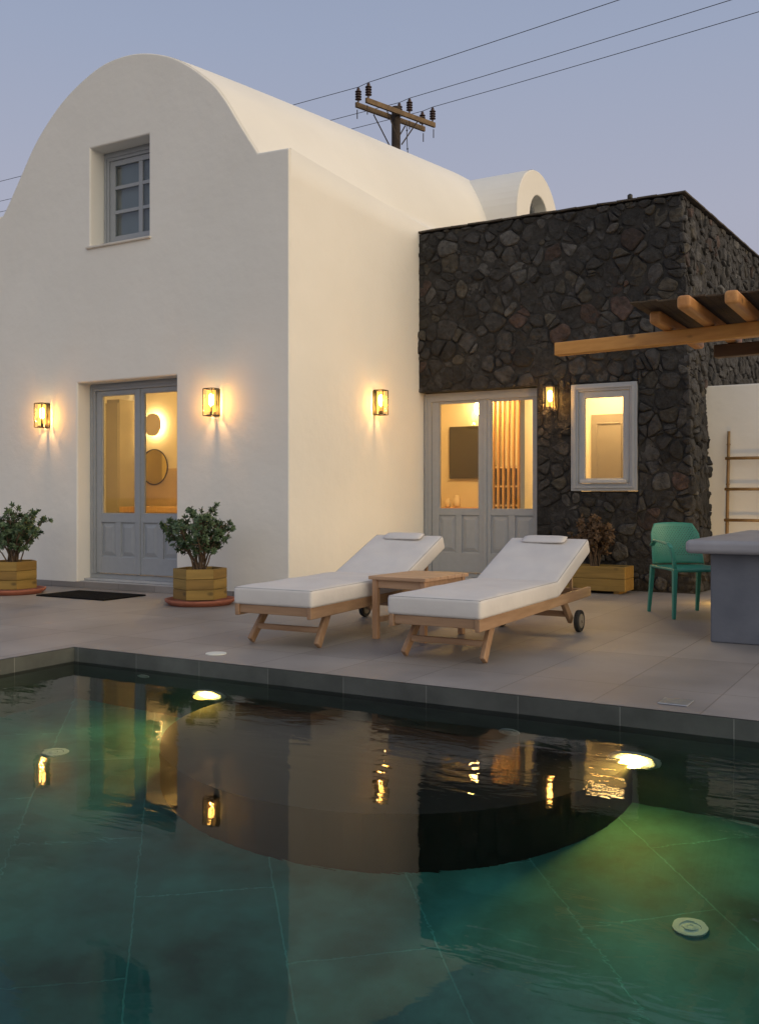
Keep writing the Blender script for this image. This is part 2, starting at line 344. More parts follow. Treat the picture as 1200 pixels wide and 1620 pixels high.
tag(obj('pool_wall',wallset(FL-.1,-.222,.08,0),M['poolwall']),kind='structure')
bm=nb();box(bm,PX0-.05,PX1+.05,PY0-.05,PY1+.05,FL-.12,FL);tag(obj('pool_floor',bm,M['poolfloor']),kind='structure')
# semicircular bench under water against the far wall
bm=nb();n=48;r=1.29;cxs=3.12;ycs=PY1-.10
arc=[(cxs-r,PY1-.004)]+[(cxs+r*math.cos(math.pi+math.pi*k/n),ycs+r*math.sin(math.pi+math.pi*k/n)) for k in range(n+1)]+[(cxs+r,PY1-.004)]
top=[bm.verts.new((x,y,-.70)) for x,y in arc];bot=[bm.verts.new((x,y,FL+.002)) for x,y in arc]
for k in range(len(arc)-1): bm.faces.new([bot[k],bot[k+1],top[k+1],top[k]])
bm.faces.new(top);bm.faces.new(bot[::-1]);bm.faces.new([top[0],top[-1],bot[-1],bot[0]])
tag(obj('pool_step',bm,M['step']),kind='structure')
bm=nb();box(bm,PX0-.02,PX1+.02,PY0-.02,PY1+.02,FL-.06,W)
tag(obj('pool_water',bm,M['water']),kind='structure')
# underwater lamps
def pool_light(x,label,power,z=-.66):
    t=empty('pool_light',(x,PY1,z),0,label,'pool light','round lamps in the pool wall')
    MX=Matrix.Rotation(R(90),4,'X')
    bm=nb();lathe(bm,[(.135,0),(.135,.012),(.118,.022),(.108,.02)],32,MX,cap=False);lathe(bm,[(.108,.02),(.096,.012)],32,MX,cap=False);obj('rim',bm,M['white_pl'],t,smooth=True)
    bm=nb();lathe(bm,[(.096,.003),(.096,.010)],32,MX);obj('halo_disc',bm,M['poolring'],t)
    bm=nb();lathe(bm,[(.066,.011),(.064,.02),(.03,.026)],32,MX);obj('lens',bm,M['poollight'],t,smooth=True)
    l=bpy.data.lights.new('pool_beam','SPOT');l.energy=power;l.color=(1,.52,.08);l.spot_size=R(168);l.spot_blend=1.0;l.shadow_soft_size=.06
    o=bpy.data.objects.new('pool_beam',l);col.objects.link(o);o.parent=t;o.location=(0,-.06,0);o.rotation_euler=(R(-62),0,0)
pool_light(1.69,'small glowing pool lamp under water beyond the left lounger, the farther one',36,-.62)
pool_light(4.42,'large glowing pool lamp under water on the right, the nearer one',58,-.69)
def inlet(x,y,z,axis,label,r=.075):
    t=empty('water_inlet',(x,y,z),0,label,'pool inlet','white round pool fittings under water')
    MX=Matrix.Rotation(R(90),4,'X') if axis=='y' else Matrix.Identity(4)
    bm=nb();lathe(bm,[(r,0),(r,.010),(r*.86,.011),(r*.62,.011),(r*.58,.006)],32,MX);obj('flange',bm,M['white_pl'],t,smooth=False)
    bm=nb();lathe(bm,[(r*.42,.009),(r*.42,.013),(r*.2,.015),(r*.12,.012)],24,MX);obj('nozzle',bm,M['white_pl'],t)
inlet(4.93,-4.32,FL+.001,'z','round white floor inlet at the bottom right of the pool',.066)
inlet(1.34,-4.19,FL+.001,'z','round white floor inlet at the left of the pool floor')
inlet(1.13,PY1-.001,-.33,'y','small round wall inlet under water near the left pool corner',.05)
inlet(3.75,PY1-.001,-.50,'y','small round wall inlet under water left of the big lamp',.06)
# little covers in the patio
bm=nb();lathe(bm,[(.07,.001),(.07,.006),(.05,.008)],28);o=obj('drain_cover',bm,M['white_pl']);o.location=(1.53,-2.99,0);tag(o,'small round pale cover set in the paving at the pool edge','drain cover')
bm=nb();box(bm,-.075,.075,-.075,.075,.001,.007);o=obj('skimmer_cover',bm,M['steel'],bevel=.004);o.location=(4.57,-3.03,0);o.rotation_euler=(0,0,0);tag(o,'small square grey metal cover set in the paving at the right','skimmer cover')

# ------------------------------------------------------------ white house
WH=empty('white_house',(0,0,0),0,'white plastered house with a barrel vaulted roof and grey door','house')
arch=[(-4.32,4.53),(-4.20,4.68),(-4.022,4.93),(-3.70,5.36),(-3.254,5.741),(-2.735,5.985),(-2.336,6.045),(-1.933,5.998),(-1.489,5.828),(-1.046,5.505),(-.832,5.267),(-.621,4.95),(-.391,4.615)]
def catmull(P,n=6):
    out=[]
    for i in range(len(P)-1):
        p0=P[max(i-1,0)];p1=P[i];p2=P[i+1];p3=P[min(i+2,len(P)-1)]
        for k in range(n):
            t=k/n
            out.append(tuple(.5*((2*p1[a])+(-p0[a]+p2[a])*t+(2*p0[a]-5*p1[a]+4*p2[a]-p3[a])*t*t+(-p0[a]+3*p1[a]-3*p2[a]+p3[a])*t**3) for a in (0,1)))
    out.append(P[-1]);return out
AR=catmull(arch)
XL=-4.75
e_=.001
front=[(XL+e_,0),(XL+e_,4.53-e_)]+[(x*(1-.0004)-.0004*2.35,z-e_) for x,z in AR]+[(-e_,4.60-e_),(-e_,0)]
# facade slab with the two openings
def facade(outer,holes,y,thick):
    bm=nb();edges=[]
    for loop in [outer]+holes:
        vs=[bm.verts.new((x,y,z)) for x,z in loop]
        for a,b in zip(vs,vs[1:]+vs[:1]): edges.append(bm.edges.new((a,b)))
    r=bmesh.ops.triangle_fill(bm,use_beauty=True,use_dissolve=False,edges=edges)
    fs=[g for g in r['geom'] if isinstance(g,bmesh.types.BMFace)]
    ex=bmesh.ops.extrude_face_region(bm,geom=fs)
    bmesh.ops.translate(bm,vec=(0,thick,0),verts=[v for v in ex['geom'] if isinstance(v,bmesh.types.BMVert)])
    return bm
def rect(x0,x1,z0,z1): return [(x0,z0),(x1,z0),(x1,z1),(x0,z1)]
bm=facade(front,[rect(-3.02,-1.50,.02,2.385),rect(-2.81,-1.90,3.95,5.09)],0,.30)
obj('wall',bm,M['plaster'],WH,bevel=.028,seg=4)
# side wall and vault: one soft hand-plastered skin lofted from front to back
def prof(t):
    A=[(XL,0),(XL,2),(XL,4.2),(XL,4.53)]+AR+[(-.2,4.607),(0,4.60),(0,4.3),(0,3.6),(0,2.2),(0,0)]
    n=len(AR);B=[]
    for i,(x,z) in enumerate(AR):
        s=i/(n-1);ang=math.pi*(1-s)
        B.append((-2.12+2.11*math.cos(ang)*1.0,4.62+1.74*math.sin(ang)**.93 if 0<s<1 else 4.62))
    B=[(XL,0),(XL,2),(XL,4.2),(XL+.1,4.5)]+B+[(-.004,4.55),(0,4.45),(0,4.2),(0,3.6),(0,2.2),(0,0)]
    return [(a[0]*(1-t)+b[0]*t,a[1]*(1-t)+b[1]*t) for a,b in zip(A,B)]
bm=nb();rings=[]
for y in [.029,.1,.3,.45,.6,.8,1.1,1.5,2,2.5,3,3.5,4,4.5,5,5.5,6,7,8,9]:
    t=min(1.15,max(0,(y-.02)/4.98))**.9
    # shoulder melts quickly into the curve
    P=prof(t)
    rings.append([bm.verts.new((x,y,z)) for x,z in P])
for a,b in zip(rings,rings[1:]):
    for i in range(len(a)-1):
        c=(a[i].co+a[i+1].co+b[i].co+b[i+1].co)/4
        if c.x>-.08 and c.z<4.1 and c.y>3.0: continue      # the two houses join here
        bm.faces.new([a[i],a[i+1],b[i+1],b[i]])
o=obj('vault',bm,M['plaster'],WH,smooth=True)
# dormer
bm=nb();pts=[]
yc,hw=5.95,.87
P=[(yc-hw,4.4),(yc-hw,5.2)]
for k in range(1,24):
    a=math.pi-math.pi*k/24;P.append((yc+hw*math.cos(a),5.2+.79*math.sin(a)))
P+=[(yc+hw,5.2),(yc+hw,4.4)]
win=[(yc+.02+.40*math.cos(2*math.pi*k/32),5.22+.41*math.sin(2*math.pi*k/32)) for k in range(32)]
edges=[]
for loop in (P,win):
    vs=[bm.verts.new((.40,y,z)) for y,z in loop]
    for a,b in zip(vs,vs[1:]+vs[:1]): edges.append(bm.edges.new((a,b)))
r=bmesh.ops.triangle_fill(bm,use_beauty=True,use_dissolve=False,edges=edges)
fs=[g for g in r['geom'] if isinstance(g,bmesh.types.BMFace)]
ex=bmesh.ops.extrude_face_region(bm,geom=fs)
bmesh.ops.translate(bm,vec=(-.25,0,0),verts=[v for v in ex['geom'] if isinstance(v,bmesh.types.BMVert)])
a=[bm.verts.new((.383,yc+(y-yc)*1.004,z+.003)) for y,z in P];b=[bm.verts.new((-2.2,yc+(y-yc)*1.004,z+.003)) for y,z in P]
for i in range(len(P)-1): bm.faces.new([a[i],a[i+1],b[i+1],b[i]])
dm=obj('dormer',bm,M['plaster'],WH,bevel=.015,seg=2)
bm=nb()
for r0,x0,x1 in ((.405,.16,.20),):
    MX=Matrix.Translation((0,yc+.02,5.22))@Matrix.Rotation(R(90),4,'Y')
    lathe(bm,[(.41,.16),(.41,.21),(.36,.21),(.36,.16)],32,MX,cap=False)
box(bm,.165,.195,yc+.005,yc+.035,4.86,5.58)
obj('round_window',bm,M['paint'],dm)
bm=nb();lathe(bm,[(.37,.17),(.37,.176)],32,MX);obj('pane',bm,M['pane_dark'],dm)

# ---- joinery builder: double door, origin at left foot of its frame, face towards -y
def panel(bm,x0,x1,z0,z1,y):
    """sunken field with a raised, sloped centre"""
    d=.028
    o=[(x0,z0),(x1,z0),(x1,z1),(x0,z1)];i1=[(x0+.012,z0+.012),(x1-.012,z0+.012),(x1-.012,z1-.012),(x0+.012,z1-.012)]
    i2=[(x0+.06,z0+.06),(x1-.06,z0+.06),(x1-.06,z1-.06),(x0+.06,z1-.06)]
    L=[[bm.verts.new((x,yy,z)) for x,z in q] for q,yy in ((o,y+.020),(i1,y+.022),(i2,y+.006))]
    for a,b in zip(L,L[1:]):
        for k in range(4): bm.faces.new([a[k],a[(k+1)%4],b[(k+1)%4],b[k]])
    bm.faces.new(L[-1])
def double_door(parent,x,y,z,Wd,Hd,zg0,zg1,zp0,zp1,fw=.10,st=.095):
    f=nb()
    ring_frame(f,0,Wd,0,Hd,fw,0,.09,wb=.05)
    # stepped inner moulding, a little proud
    ring_frame(f,.028,Wd-.028,.0505,Hd-.028,.022,-.014,-.0005,wb=.001)
    fr=obj('door',f,M['paint'],parent,bevel=.004);fr.location=(x,y,z)
    mid=Wd/2
    for side in (0,1):
        x0=fw+.004 if side==0 else mid+.003; x1=mid-.003 if side==0 else Wd-fw-.004
        b=nb()
        yb0,yb1=.018,.062
        zt=Hd-fw-.004; zb=.056
        box(b,x0,x0+st-.02*(side==1),yb0,yb1,zb,zt); box(b,x1-st+.02*(side==0),x1,yb0,yb1,zb,zt)
        a0=x0+st-.02*(side==1);a1=x1-st+.02*(side==0)
        box(b,a0,a1,yb0,yb1,zg1,zt); box(b,a0,a1,yb0,yb1,zp1,zg0); box(b,a0,a1,yb0,yb1,zb,zp0)
        am=(a0+a1)/2; box(b,am-.04,am+.04,yb0,yb1,zp0,zp1)
        # glazing bead
        ring_frame(b,a0,a1,zg0,zg1,.014,yb0-.006+.012,yb1-.004)
        if side==0: box(b,x1-.012,x1+.03,.004,.0175,zb,zt)
        lf=obj('leaf',b,M['paint'],fr,bevel=.003)
        b=nb();panel(b,a0,am-.04,zp0,zp1,yb0);panel(b,am+.04,a1,zp0,zp1,yb0);obj('panel',b,M['paint'],fr)
        b=nb();box(b,a0+.01,a1-.01,.038,.042,zg0+.01,zg1-.01);obj('pane',b,M['pane'],fr)
    return fr
dr=double_door(WH,-3.02,.20,.105,1.52,2.28,.75,2.15,.25,.655,fw=.082,st=.078)
bm=nb();box(bm,-3.06,-1.46,.04,.32,.018,.075);o=obj('doorstep',bm,M['paint_sill'],WH,bevel=.006)
bm=nb();box(bm,-3.015,-1.505,.10,.26,.078,.1035);obj('threshold',bm,M['paint_sill'],WH,bevel=.004)
bm=nb();box(bm,-3.04,-1.49,-.012,.038,.004,.070);obj('step_riser',bm,M['patio'],WH)
for xa,xb in ((XL,-3.045),(-1.485,-.02)):
    bm=nb();box(bm,xa,xb,-.010,.02,.003,.065);obj('skirting',bm,M['patio'],WH)
# upper window
bm=nb();ring_frame(bm,0,1.16,0,1.14,.10,0,.08);ring_frame(bm,.035,1.125,.035,1.105,.03,-.014,-.0005);uw=obj('window',bm,M['paint'],WH,bevel=.004);uw.location=(-2.835,.22,3.95)
b=nb();ring_frame(b,.104,1.056,.104,1.036,.075,.016,.06,wt=.06,wb=.05)
box(b,.55,.61,.020,.056,.155,.975)
for zz in (.415,.70): box(b,.18,.549,.020,.056,zz,zz+.04);box(b,.611,.98,.020,.056,zz,zz+.04)
obj('sash',b,M['paint'],uw,bevel=.003)
b=nb();box(b,.18,.98,.036,.040,.15,.98);obj('pane',b,M['pane_dark'],uw)
M['shutter_in']=noisy('curtain_grey',(.34,.37,.39),(.38,.41,.43),scale=4,rough=.8,bump=0)
b=nb();box(b,.12,1.04,.085,.1,.12,1.02);obj('blind',b,M['shutter_in'],uw)
bm=nb();box(bm,-2.86,-1.87,-.03,.215,3.925,3.952);obj('window_sill',bm,M['ledge'],WH,bevel=.008)
# room behind the front door
bm=nb();box(bm,XL+.25,-.26,2.62,2.72,.05,2.75);box(bm,XL+.25,-.26,.31,2.62,2.70,2.78);box(bm,XL+.25,-.26,.33,2.62,.0,.06)
obj('interior_wall',bm,M['plaster_in'],WH)
# ------------------------------------------------------------ stone house
SY=2.80
SH=empty('stone_house',(0,SY,0),0,'flat roofed house of dark volcanic stone with grey door and window','house')
def sobj(name,bm,m,**k):
    o=obj(name,bm,m,SH,**k);o.location=(0,-SY,0);return o
# structural wall, openings left free (mortar seen between the stones)
H1=4.36
def xr(z): return 3.42-.15*min(z,4.4)/4.4     # battered corner
bm=nb();Y0=SY+.02
def slab(x0,x1,z0,z1,y0=Y0,y1=Y0+.34): box(bm,x0,x1,y0,y1,z0,z1)
slab(-.012,1.57,2.372,H1); slab(1.57,1.998,.0,H1); slab(1.998,2.768,2.352,H1); slab(1.998,2.768,0,1.12); 
vs=box(bm,2.768,3.22,Y0,Y0+.34,0,H1)
for v in vs:
    if v.co.x>3: v.co.x=xr(v.co.z)-.03
# right-hand wall running back
SD=Vector((.335,2.985)).normalized()  # direction of the side wall
def sideP(s,z,off=0): # s metres along the side
    x=xr(z)+SD.x*s*.55; return Vector((x+off,SY+s*1.0,z))
for (s0,s1) in ((.36,4.2),):
    q=[bm.verts.new(sideP(s,z,o_)) for s in (s0,s1) for z in (0,H1) for o_ in (-.35,-.03)]
    for f in ((0,1,3,2),(4,6,7,5),(0,4,5,1),(2,3,7,6),(0,2,6,4),(1,5,7,3)): bm.faces.new([q[i] for i in f])
sobj('wall',bm,M['mortar'])
# stones
def clip(poly,nx,ny,d):  # keep nx*x+ny*y<=d
    out=[]
    for i in range(len(poly)):
        p=poly[i];q=poly[(i+1)%len(poly)];a=nx*p[0]+ny*p[1]-d;b=nx*q[0]+ny*q[1]-d
        if a<=0: out.append(p)
        if (a<0<b) or (b<0<a):
            t=a/(a-b);out.append((p[0]+(q[0]-p[0])*t,p[1]+(q[1]-p[1])*t))
    return out
def area(p): return abs(sum(p[i][0]*p[(i+1)%len(p)][1]-p[(i+1)%len(p)][0]*p[i][1] for i in range(len(p))))/2
def stones(rng,region,holes,smin=.15,smax=.34):
    x0,x1,z0,z1=region;seeds=[];z=z0
    while z<z1+.1:
        h=rng.uniform(.09,.27);x=x0-rng.uniform(0,.2)
        while x<x1+.2:
            w=rng.uniform(smin,smax)*(.55+h*2.4);seeds.append((x+w/2+rng.uniform(-.035,.035),z+h/2+rng.uniform(-.05,.05),rng.choice((.05,.07,.09,.11,.13))))
            if rng.random()<.28: seeds.append((x+rng.uniform(-.02,.02),z+rng.uniform(-.03,.03),.03));x+=w
        z+=h*.97
    out=[]
    for i,(sx,sz,sr) in enumerate(seeds):
        c=[(sx-.4,sz-.4),(sx+.4,sz-.4),(sx+.4,sz+.4),(sx-.4,sz+.4)]
        for j,(tx,tz,tr) in enumerate(seeds):
            if i==j or abs(tx-sx)>.75 or abs(tz-sz)>.75: continue
            nx,nz=tx-sx,(tz-sz);d=(nx*(sx+tx)+nz*(sz+tz)+sr*sr-tr*tr)/2
            c=clip(c,nx,nz,d)
            if len(c)<3: break
        for n_ in ((-1,0,-x0),(1,0,x1),(0,-1,-z0),(0,1,z1)):
            if len(c)>=3: c=clip(c,*n_)
        if len(c)<3: continue
        pieces=[c]
        for hx0,hx1,hz0,hz1 in holes:
            new=[]
            for p in pieces:
                if max(q[0] for q in p)<hx0 or min(q[0] for q in p)>hx1 or max(q[1] for q in p)<hz0 or min(q[1] for q in p)>hz1:
                    new.append(p);continue
                a=clip(p,1,0,hx0)
                if len(a)>=3:new.append(a)
                a=clip(p,-1,0,-hx1)
                if len(a)>=3:new.append(a)
                m_=clip(clip(p,-1,0,-hx0),1,0,hx1) if len(clip(p,-1,0,-hx0))>=3 else []
                if len(m_)>=3:
                    a=clip(m_,0,1,hz0)
                    if len(a)>=3:new.append(a)
                    a=clip(m_,0,-1,-hz1)
                    if len(a)>=3:new.append(a)
            pieces=new
        out+=[p for p in pieces if area(p)>.0022]
    return out
def stone_colour(rng):
    r=rng.random();v=rng.uniform(.26,.82)
    if r<.045: c=(.068,.044,.038)
    elif r<.13: c=(.062,.056,.046)
    elif r<.24: c=(.080,.079,.079)
    elif r<.60: c=(.047,.0465,.048)
    else: c=(.035,.0345,.036)
    return tuple(q*v for q in c)
def build_stones(polys,rng,mapf,tone=1.0):
    bm=nb();cl=bm.verts.layers.float_color.new('stone_colour')
    for p in polys:
        n=len(p);gx=sum(q[0] for q in p)/n;gz=sum(q[1] for q in p)/n
        A=area(p);s=math.sqrt(A);k=1-.021/max(s,.05)*rng.uniform(.1,1.9);k=max(k,.8)
        q=[(gx+(a-gx)*k,gz+(b-gz)*k) for a,b in p]
        # split long edges then round the corners
        d=[]
        for i in range(n):
            a=q[i];b=q[(i+1)%n];d.append(a)
            nn=int(math.hypot(a[0]-b[0],a[1]-b[1])/.075)
            for u_ in range(1,nn): t_=u_/nn;d.append((a[0]+(b[0]-a[0])*t_+rng.uniform(-.009,.009),a[1]+(b[1]-a[1])*t_+rng.uniform(-.009,.009)))
        q=d
        for _ in range(3):
            d=[]
            for i in range(len(q)):
                a=q[i];b=q[(i+1)%len(q)];d+=[(a[0]*.75+b[0]*.25,a[1]*.75+b[1]*.25),(a[0]*.25+b[0]*.75,a[1]*.25+b[1]*.75)]
            q=d
        h=rng.choice((.004,.008,.012,.018,.026,.036))*rng.uniform(.8,1.2);c=tuple(q_*tone for q_ in stone_colour(rng));tx=rng.uniform(-.12,.12);tz=rng.uniform(-.12,.12)
        R_=[]
        for sc_,dh in ((1.0,-.03),(1.0,h*.45),(.94,h*.82),(.84,h*1.0),(.62,h*1.04),(.36,h*1.05)):
            ring=[]
            for a,b in q:
                x=gx+(a-gx)*sc_;z=gz+(b-gz)*sc_
                dd=dh+(tx*(x-gx)+tz*(z-gz))*(dh>0)+(noise.noise(Vector((x*14,z*14,gx)))*.017+noise.noise(Vector((x*38,z*38,gx)))*.008 if dh>0 else 0)
                v=bm.verts.new(mapf(x,z,dd));v[cl]=(*c,1);ring.append(v)
            R_.append(ring)
        for a,b in zip(R_,R_[1:]):
            m_=len(a)
            for i in range(m_): bm.faces.new([a[i],a[(i+1)%m_],b[(i+1)%m_],b[i]])
        v=bm.verts.new(mapf(gx,gz,h*1.05+rng.uniform(-.003,.003)));v[cl]=(*c,1);a=R_[-1]
        for i in range(len(a)): bm.faces.new([a[i],a[(i+1)%len(a)],v])
    return bm
rng=random.Random(11)
fp=stones(rng,(-.012,3.40,0,4.375),[(-.2,1.575,-.2,2.365),(1.993,2.772,1.117,2.356)])
fp2=[]
for p in fp:
    # trim to the battered corner line x <= 3.42-.034 z
    p=clip(p,1,.0341,3.415)
    if len(p)>=3 and area(p)>.0022: fp2.append(p)
bm=build_stones(fp2,rng,lambda x,z,d:(x,SY+.02-d,z));sobj('stonework',bm,M['stone'],smooth=True)
sp=stones(rng,(0.0,4.2,0,4.375),[],smin=.13,smax=.28)
bm=build_stones(sp,rng,lambda x,z,d:tuple(sideP(x,z,-.03+d)),1.3);sobj('stonework',bm,M['stone'],smooth=True)
# roof edge screed, front and side, slightly ragged
bm=nb()
def edge_strip(P0,P1,n,dw,dz):
    P0=Vector(P0);P1=Vector(P1)
    for i in range(n):
        a=P0.lerp(P1,i/n);b=P0.lerp(P1,(i+.97)/n);bar(bm,a+Vector((0,0,rng.uniform(-.004,.004))),b+Vector((0,0,rng.uniform(-.004,.004))),dw,dz)
edge_strip((-.01,SY+.17,H1+.035),(3.22,SY+.17,H1+.035),14,.36,.018)
edge_strip(sideP(.0,H1,-.16)+Vector((0,0,.034)),sideP(4.2,H1,-.16)+Vector((0,0,.034)),16,.36,.018)
M['screed']=noisy('roof_screed',(.045,.04,.036),(.09,.075,.06),scale=9,rough=.9,bump=.4)
sobj('roof_edge',bm,M['screed'])
bm=nb();f=[bm.verts.new(p) for p in ((.0,Y0+.34,4.2),(3.0,Y0+.34,4.2),(3.2,6.9,4.2),(.0,6.9,4.2))];bm.faces.new(f)
sobj('roof',bm,M['screed'])
# door and window of the stone house
d2=double_door(SH,.006,SY+.14-SY,.06,1.665,2.30,.84,2.18,.30,.77,fw=.10,st=.095)
bm=nb();box(bm,-.0,1.575,SY+.02,SY+.30,0.002,.058);sobj('doorstep',bm,M['paint_sill'],bevel=.006)
bm=nb();box(bm,1.571,1.590,SY+.03,SY+.139,.06,2.36);sobj('jamb_plaster',bm,M['ledge'],bevel=.004)
bm=nb();ring_frame(bm,0,.765,0,1.225,.085,0,.1);ring_frame(bm,.03,.735,.03,1.195,.028,-.014,-.0005);w2=obj('window',bm,M['paint'],SH,bevel=.004);w2.location=(2.0,-.022,1.125)
b=nb();ring_frame(b,.089,.676,.089,1.136,.072,.014,.06,wb=.055);obj('sash',b,M['paint'],w2,bevel=.004)
b=nb();box(b,.115,.65,-.03,.0135,.088,.128);obj('drip_rail',b,M['paint_sill'],w2,bevel=.005)
b=nb();box(b,.16,.605,.036,.040,.14,1.07);obj('pane',b,M['pane'],w2)
# rooms: kitchen-living (left) and bathroom/bedroom behind the window
bm=nb()
box(bm,-1.6,2.95,5.50,5.6,0,2.75)       # back wall
box(bm,-1.68,-1.6,3.1,5.50,0,2.75)
box(bm,-1.6,2.95,3.16,5.50,2.70,2.78)   # ceiling
box(bm,-1.6,2.95,3.16,5.50,0,.058)       # floor
box(bm,2.95,3.02,3.16,5.50,0,2.75)
box(bm,1.22,1.28,3.16,5.499,.06,2.70)    # partition
box(bm,1.281,2.949,4.60,4.68,.06,2.70)  # back wall of the small room
box(bm,-1.6,-.005,3.02,3.16,.06,2.70)
sobj('interior_wall',bm,M['plaster_in'])
# ------------------------------------------------------------ things inside the rooms
t=empty('wall_lamp',(-4.241,2.60,2.11),0,'round backlit wall lamp glowing above the mirror inside the front room','wall lamp')
MX=Matrix.Rotation(R(90),4,'X')
bm=nb();lathe(bm,[(.165,.045),(.165,.055)],32,MX);obj('shade',bm,M['jar'],t)
bm=nb();lathe(bm,[(.14,.012),(.14,.044)],32,MX,cap=False);obj('light_strip',bm,M['halo'],t)
t=empty('wall_mirror',(-4.241,2.60,1.495),0,'round mirror with thin dark rim on the wall of the front room','mirror')
bm=nb();lathe(bm,[(.255,.004),(.265,.012),(.262,.024),(.25,.024)],40,MX,cap=False);obj('rim',bm,M['black'],t,smooth=True)
bm=nb();lathe(bm,[(.252,.006),(.252,.016)],40,MX);obj('glass',bm,M['mirror'],t)
bm=nb();box(bm,-4.49,-.5,2.590,2.617,.06,1.47);tag(obj('tiled_wall_panel',bm,M['int_tan'],bevel=.003),'tan tiled panel along the lower wall of the front room','wall panel')
t=empty('closet',(-4.48,2.2,.06),0,'tall greyish closet at the left inside the front room','closet')
bm=nb();box(bm,.0,-.37+.0,-.05,.38,0,2.4)
obj('body',bm,M['int_grey'],t,bevel=.004).location=(-.02,0,0)
bm=nb();box(bm,-.38,-.03,-.075,-.051,.05,2.35);obj('door',bm,M['int_grey'],t,bevel=.004)
t=empty('wash_counter',(-3.6,2.3,0),0,'low brown wash counter under the mirror in the front room','counter')
bm=nb();box(bm,-.8,.9,-.25,.28,.84,.92);obj('top',bm,M['int_wood'],t,bevel=.004)
bm=nb();box(bm,-.78,.88,-.2,.27,.06,.838);obj('body',bm,M['int_tan'],t,bevel=.004)
lamp('front_room_light',(-2.6,1.6,2.45),85,(1,.60,.19),.12)
# living room of the stone house
bm=nb();box(bm,-.865,-.25,5.44,5.495,1.34,2.135);tag(obj('television',bm,M['tv'],bevel=.006),'black flat television on the wall seen through the left glass of the stone house door','television')
t=empty('kitchen_counter',(-.6,5.2,0),0,'low wooden kitchen counter below the television inside the stone house','counter')
bm=nb();box(bm,-.7,.55,-.3,.295,.86,.90);obj('top',bm,M['counter_in'],t,bevel=.003)
bm=nb();box(bm,-.68,.53,-.27,.295,.06,.858);obj('body',bm,M['plaster_in'],t,bevel=.003)
def jar(x,y,r,h,name,label,m):
    bm=nb();lathe(bm,[(r*.8,0),(r,h*.2),(r,h*.7),(r*.55,h*.88),(r*.6,h)],16);o=obj(name,bm,m,smooth=True);o.location=(x,y,.902);tag(o,label,name.replace('_',' '))
jar(-.84,5.05,.03,.20,'bottle','small dark bottle at the left end of the kitchen counter',M['insulator'])
jar(-.72,5.1,.045,.13,'jar','squat pale jar beside the bottle on the kitchen counter',M['jar'])
jar(-.55,5.05,.06,.18,'canister','striped cream canister in the middle of the kitchen counter',M['jar'])
t=empty('wall_light',(-.36,5.46,2.40),0,'small glowing wall light above the television inside the stone house','wall light')
bm=nb();lathe(bm,[(.02,-.10),(.045,-.05),(.045,.06),(.02,.08)],16);o=obj('bulb',bm,M['halo'],t,smooth=True);o.location=(0,-.07,0)
bm=nb();box(bm,-.03,.03,-.012,.03,-.05,.12);obj('bracket',bm,M['black'],t)
t=empty('shelf_unit',(-.01,5.2,.06),0,'grey open shelf unit behind the timber slats inside the stone house','shelf')
bm=nb();box(bm,0,1.2,.26,.29,0,1.46);box(bm,0,.02,-.05,.259,0,1.46);box(bm,1.18,1.2,-.05,.259,0,1.46);obj('carcass',bm,M['int_dark'],t)
bm=nb()
for k in range(6): box(bm,.022,1.178,-.05,.258,.02+k*.28,.045+k*.28)
obj('shelf',bm,M['jar'],t)
t=empty('pillar',(-.072,5.1,.06),0,'pale lit pillar beside the slats inside the stone house','pillar')
bm=nb();box(bm,-.05,.05,-.1,.39,.0,2.635);obj('shaft',bm,M['plaster_in'],t,bevel=.004)
t=empty('slat_screen',(.3,4.4,.06),0,'screen of upright timber slats inside the stone house','slat screen')
for k in range(9):
    bm=nb();box(bm,.0,.030,0,.05,.0,2.63);o=obj('slat',bm,M['int_wood'],t,bevel=.003);o.location=(k*.075,0,0)
lamp('living_light_source',(.2,4.2,2.45),95,(1,.58,.19),.12)
# small room behind the window
t=empty('inner_door',(1.66,4.595,.06),0,'beige panelled inner door seen through the small stone house window','inner door')
bm=nb();box(bm,0,.48,-.03,0,0,2.09);obj('slab',bm,M['door_in'],t)
bm=nb();ring_frame(bm,.07,.41,.12,.95,.02,-.042,-.0305);ring_frame(bm,.07,.41,1.05,1.98,.02,-.042,-.0305);obj('moulding',bm,M['door_in'],t,bevel=.004)
t=empty('ceiling_lamp',(1.98,4.0,2.60),0,'round glowing ceiling lamp of the room behind the small window','ceiling lamp')
bm=nb();lathe(bm,[(.20,.0),(.36,.015),(.37,.07)],28);obj('diffuser',bm,M['ceil_lamp'],t,smooth=True)
bm=nb();lathe(bm,[(.38,.071),(.38,.098)],28);obj('base',bm,M['plaster_in'],t)

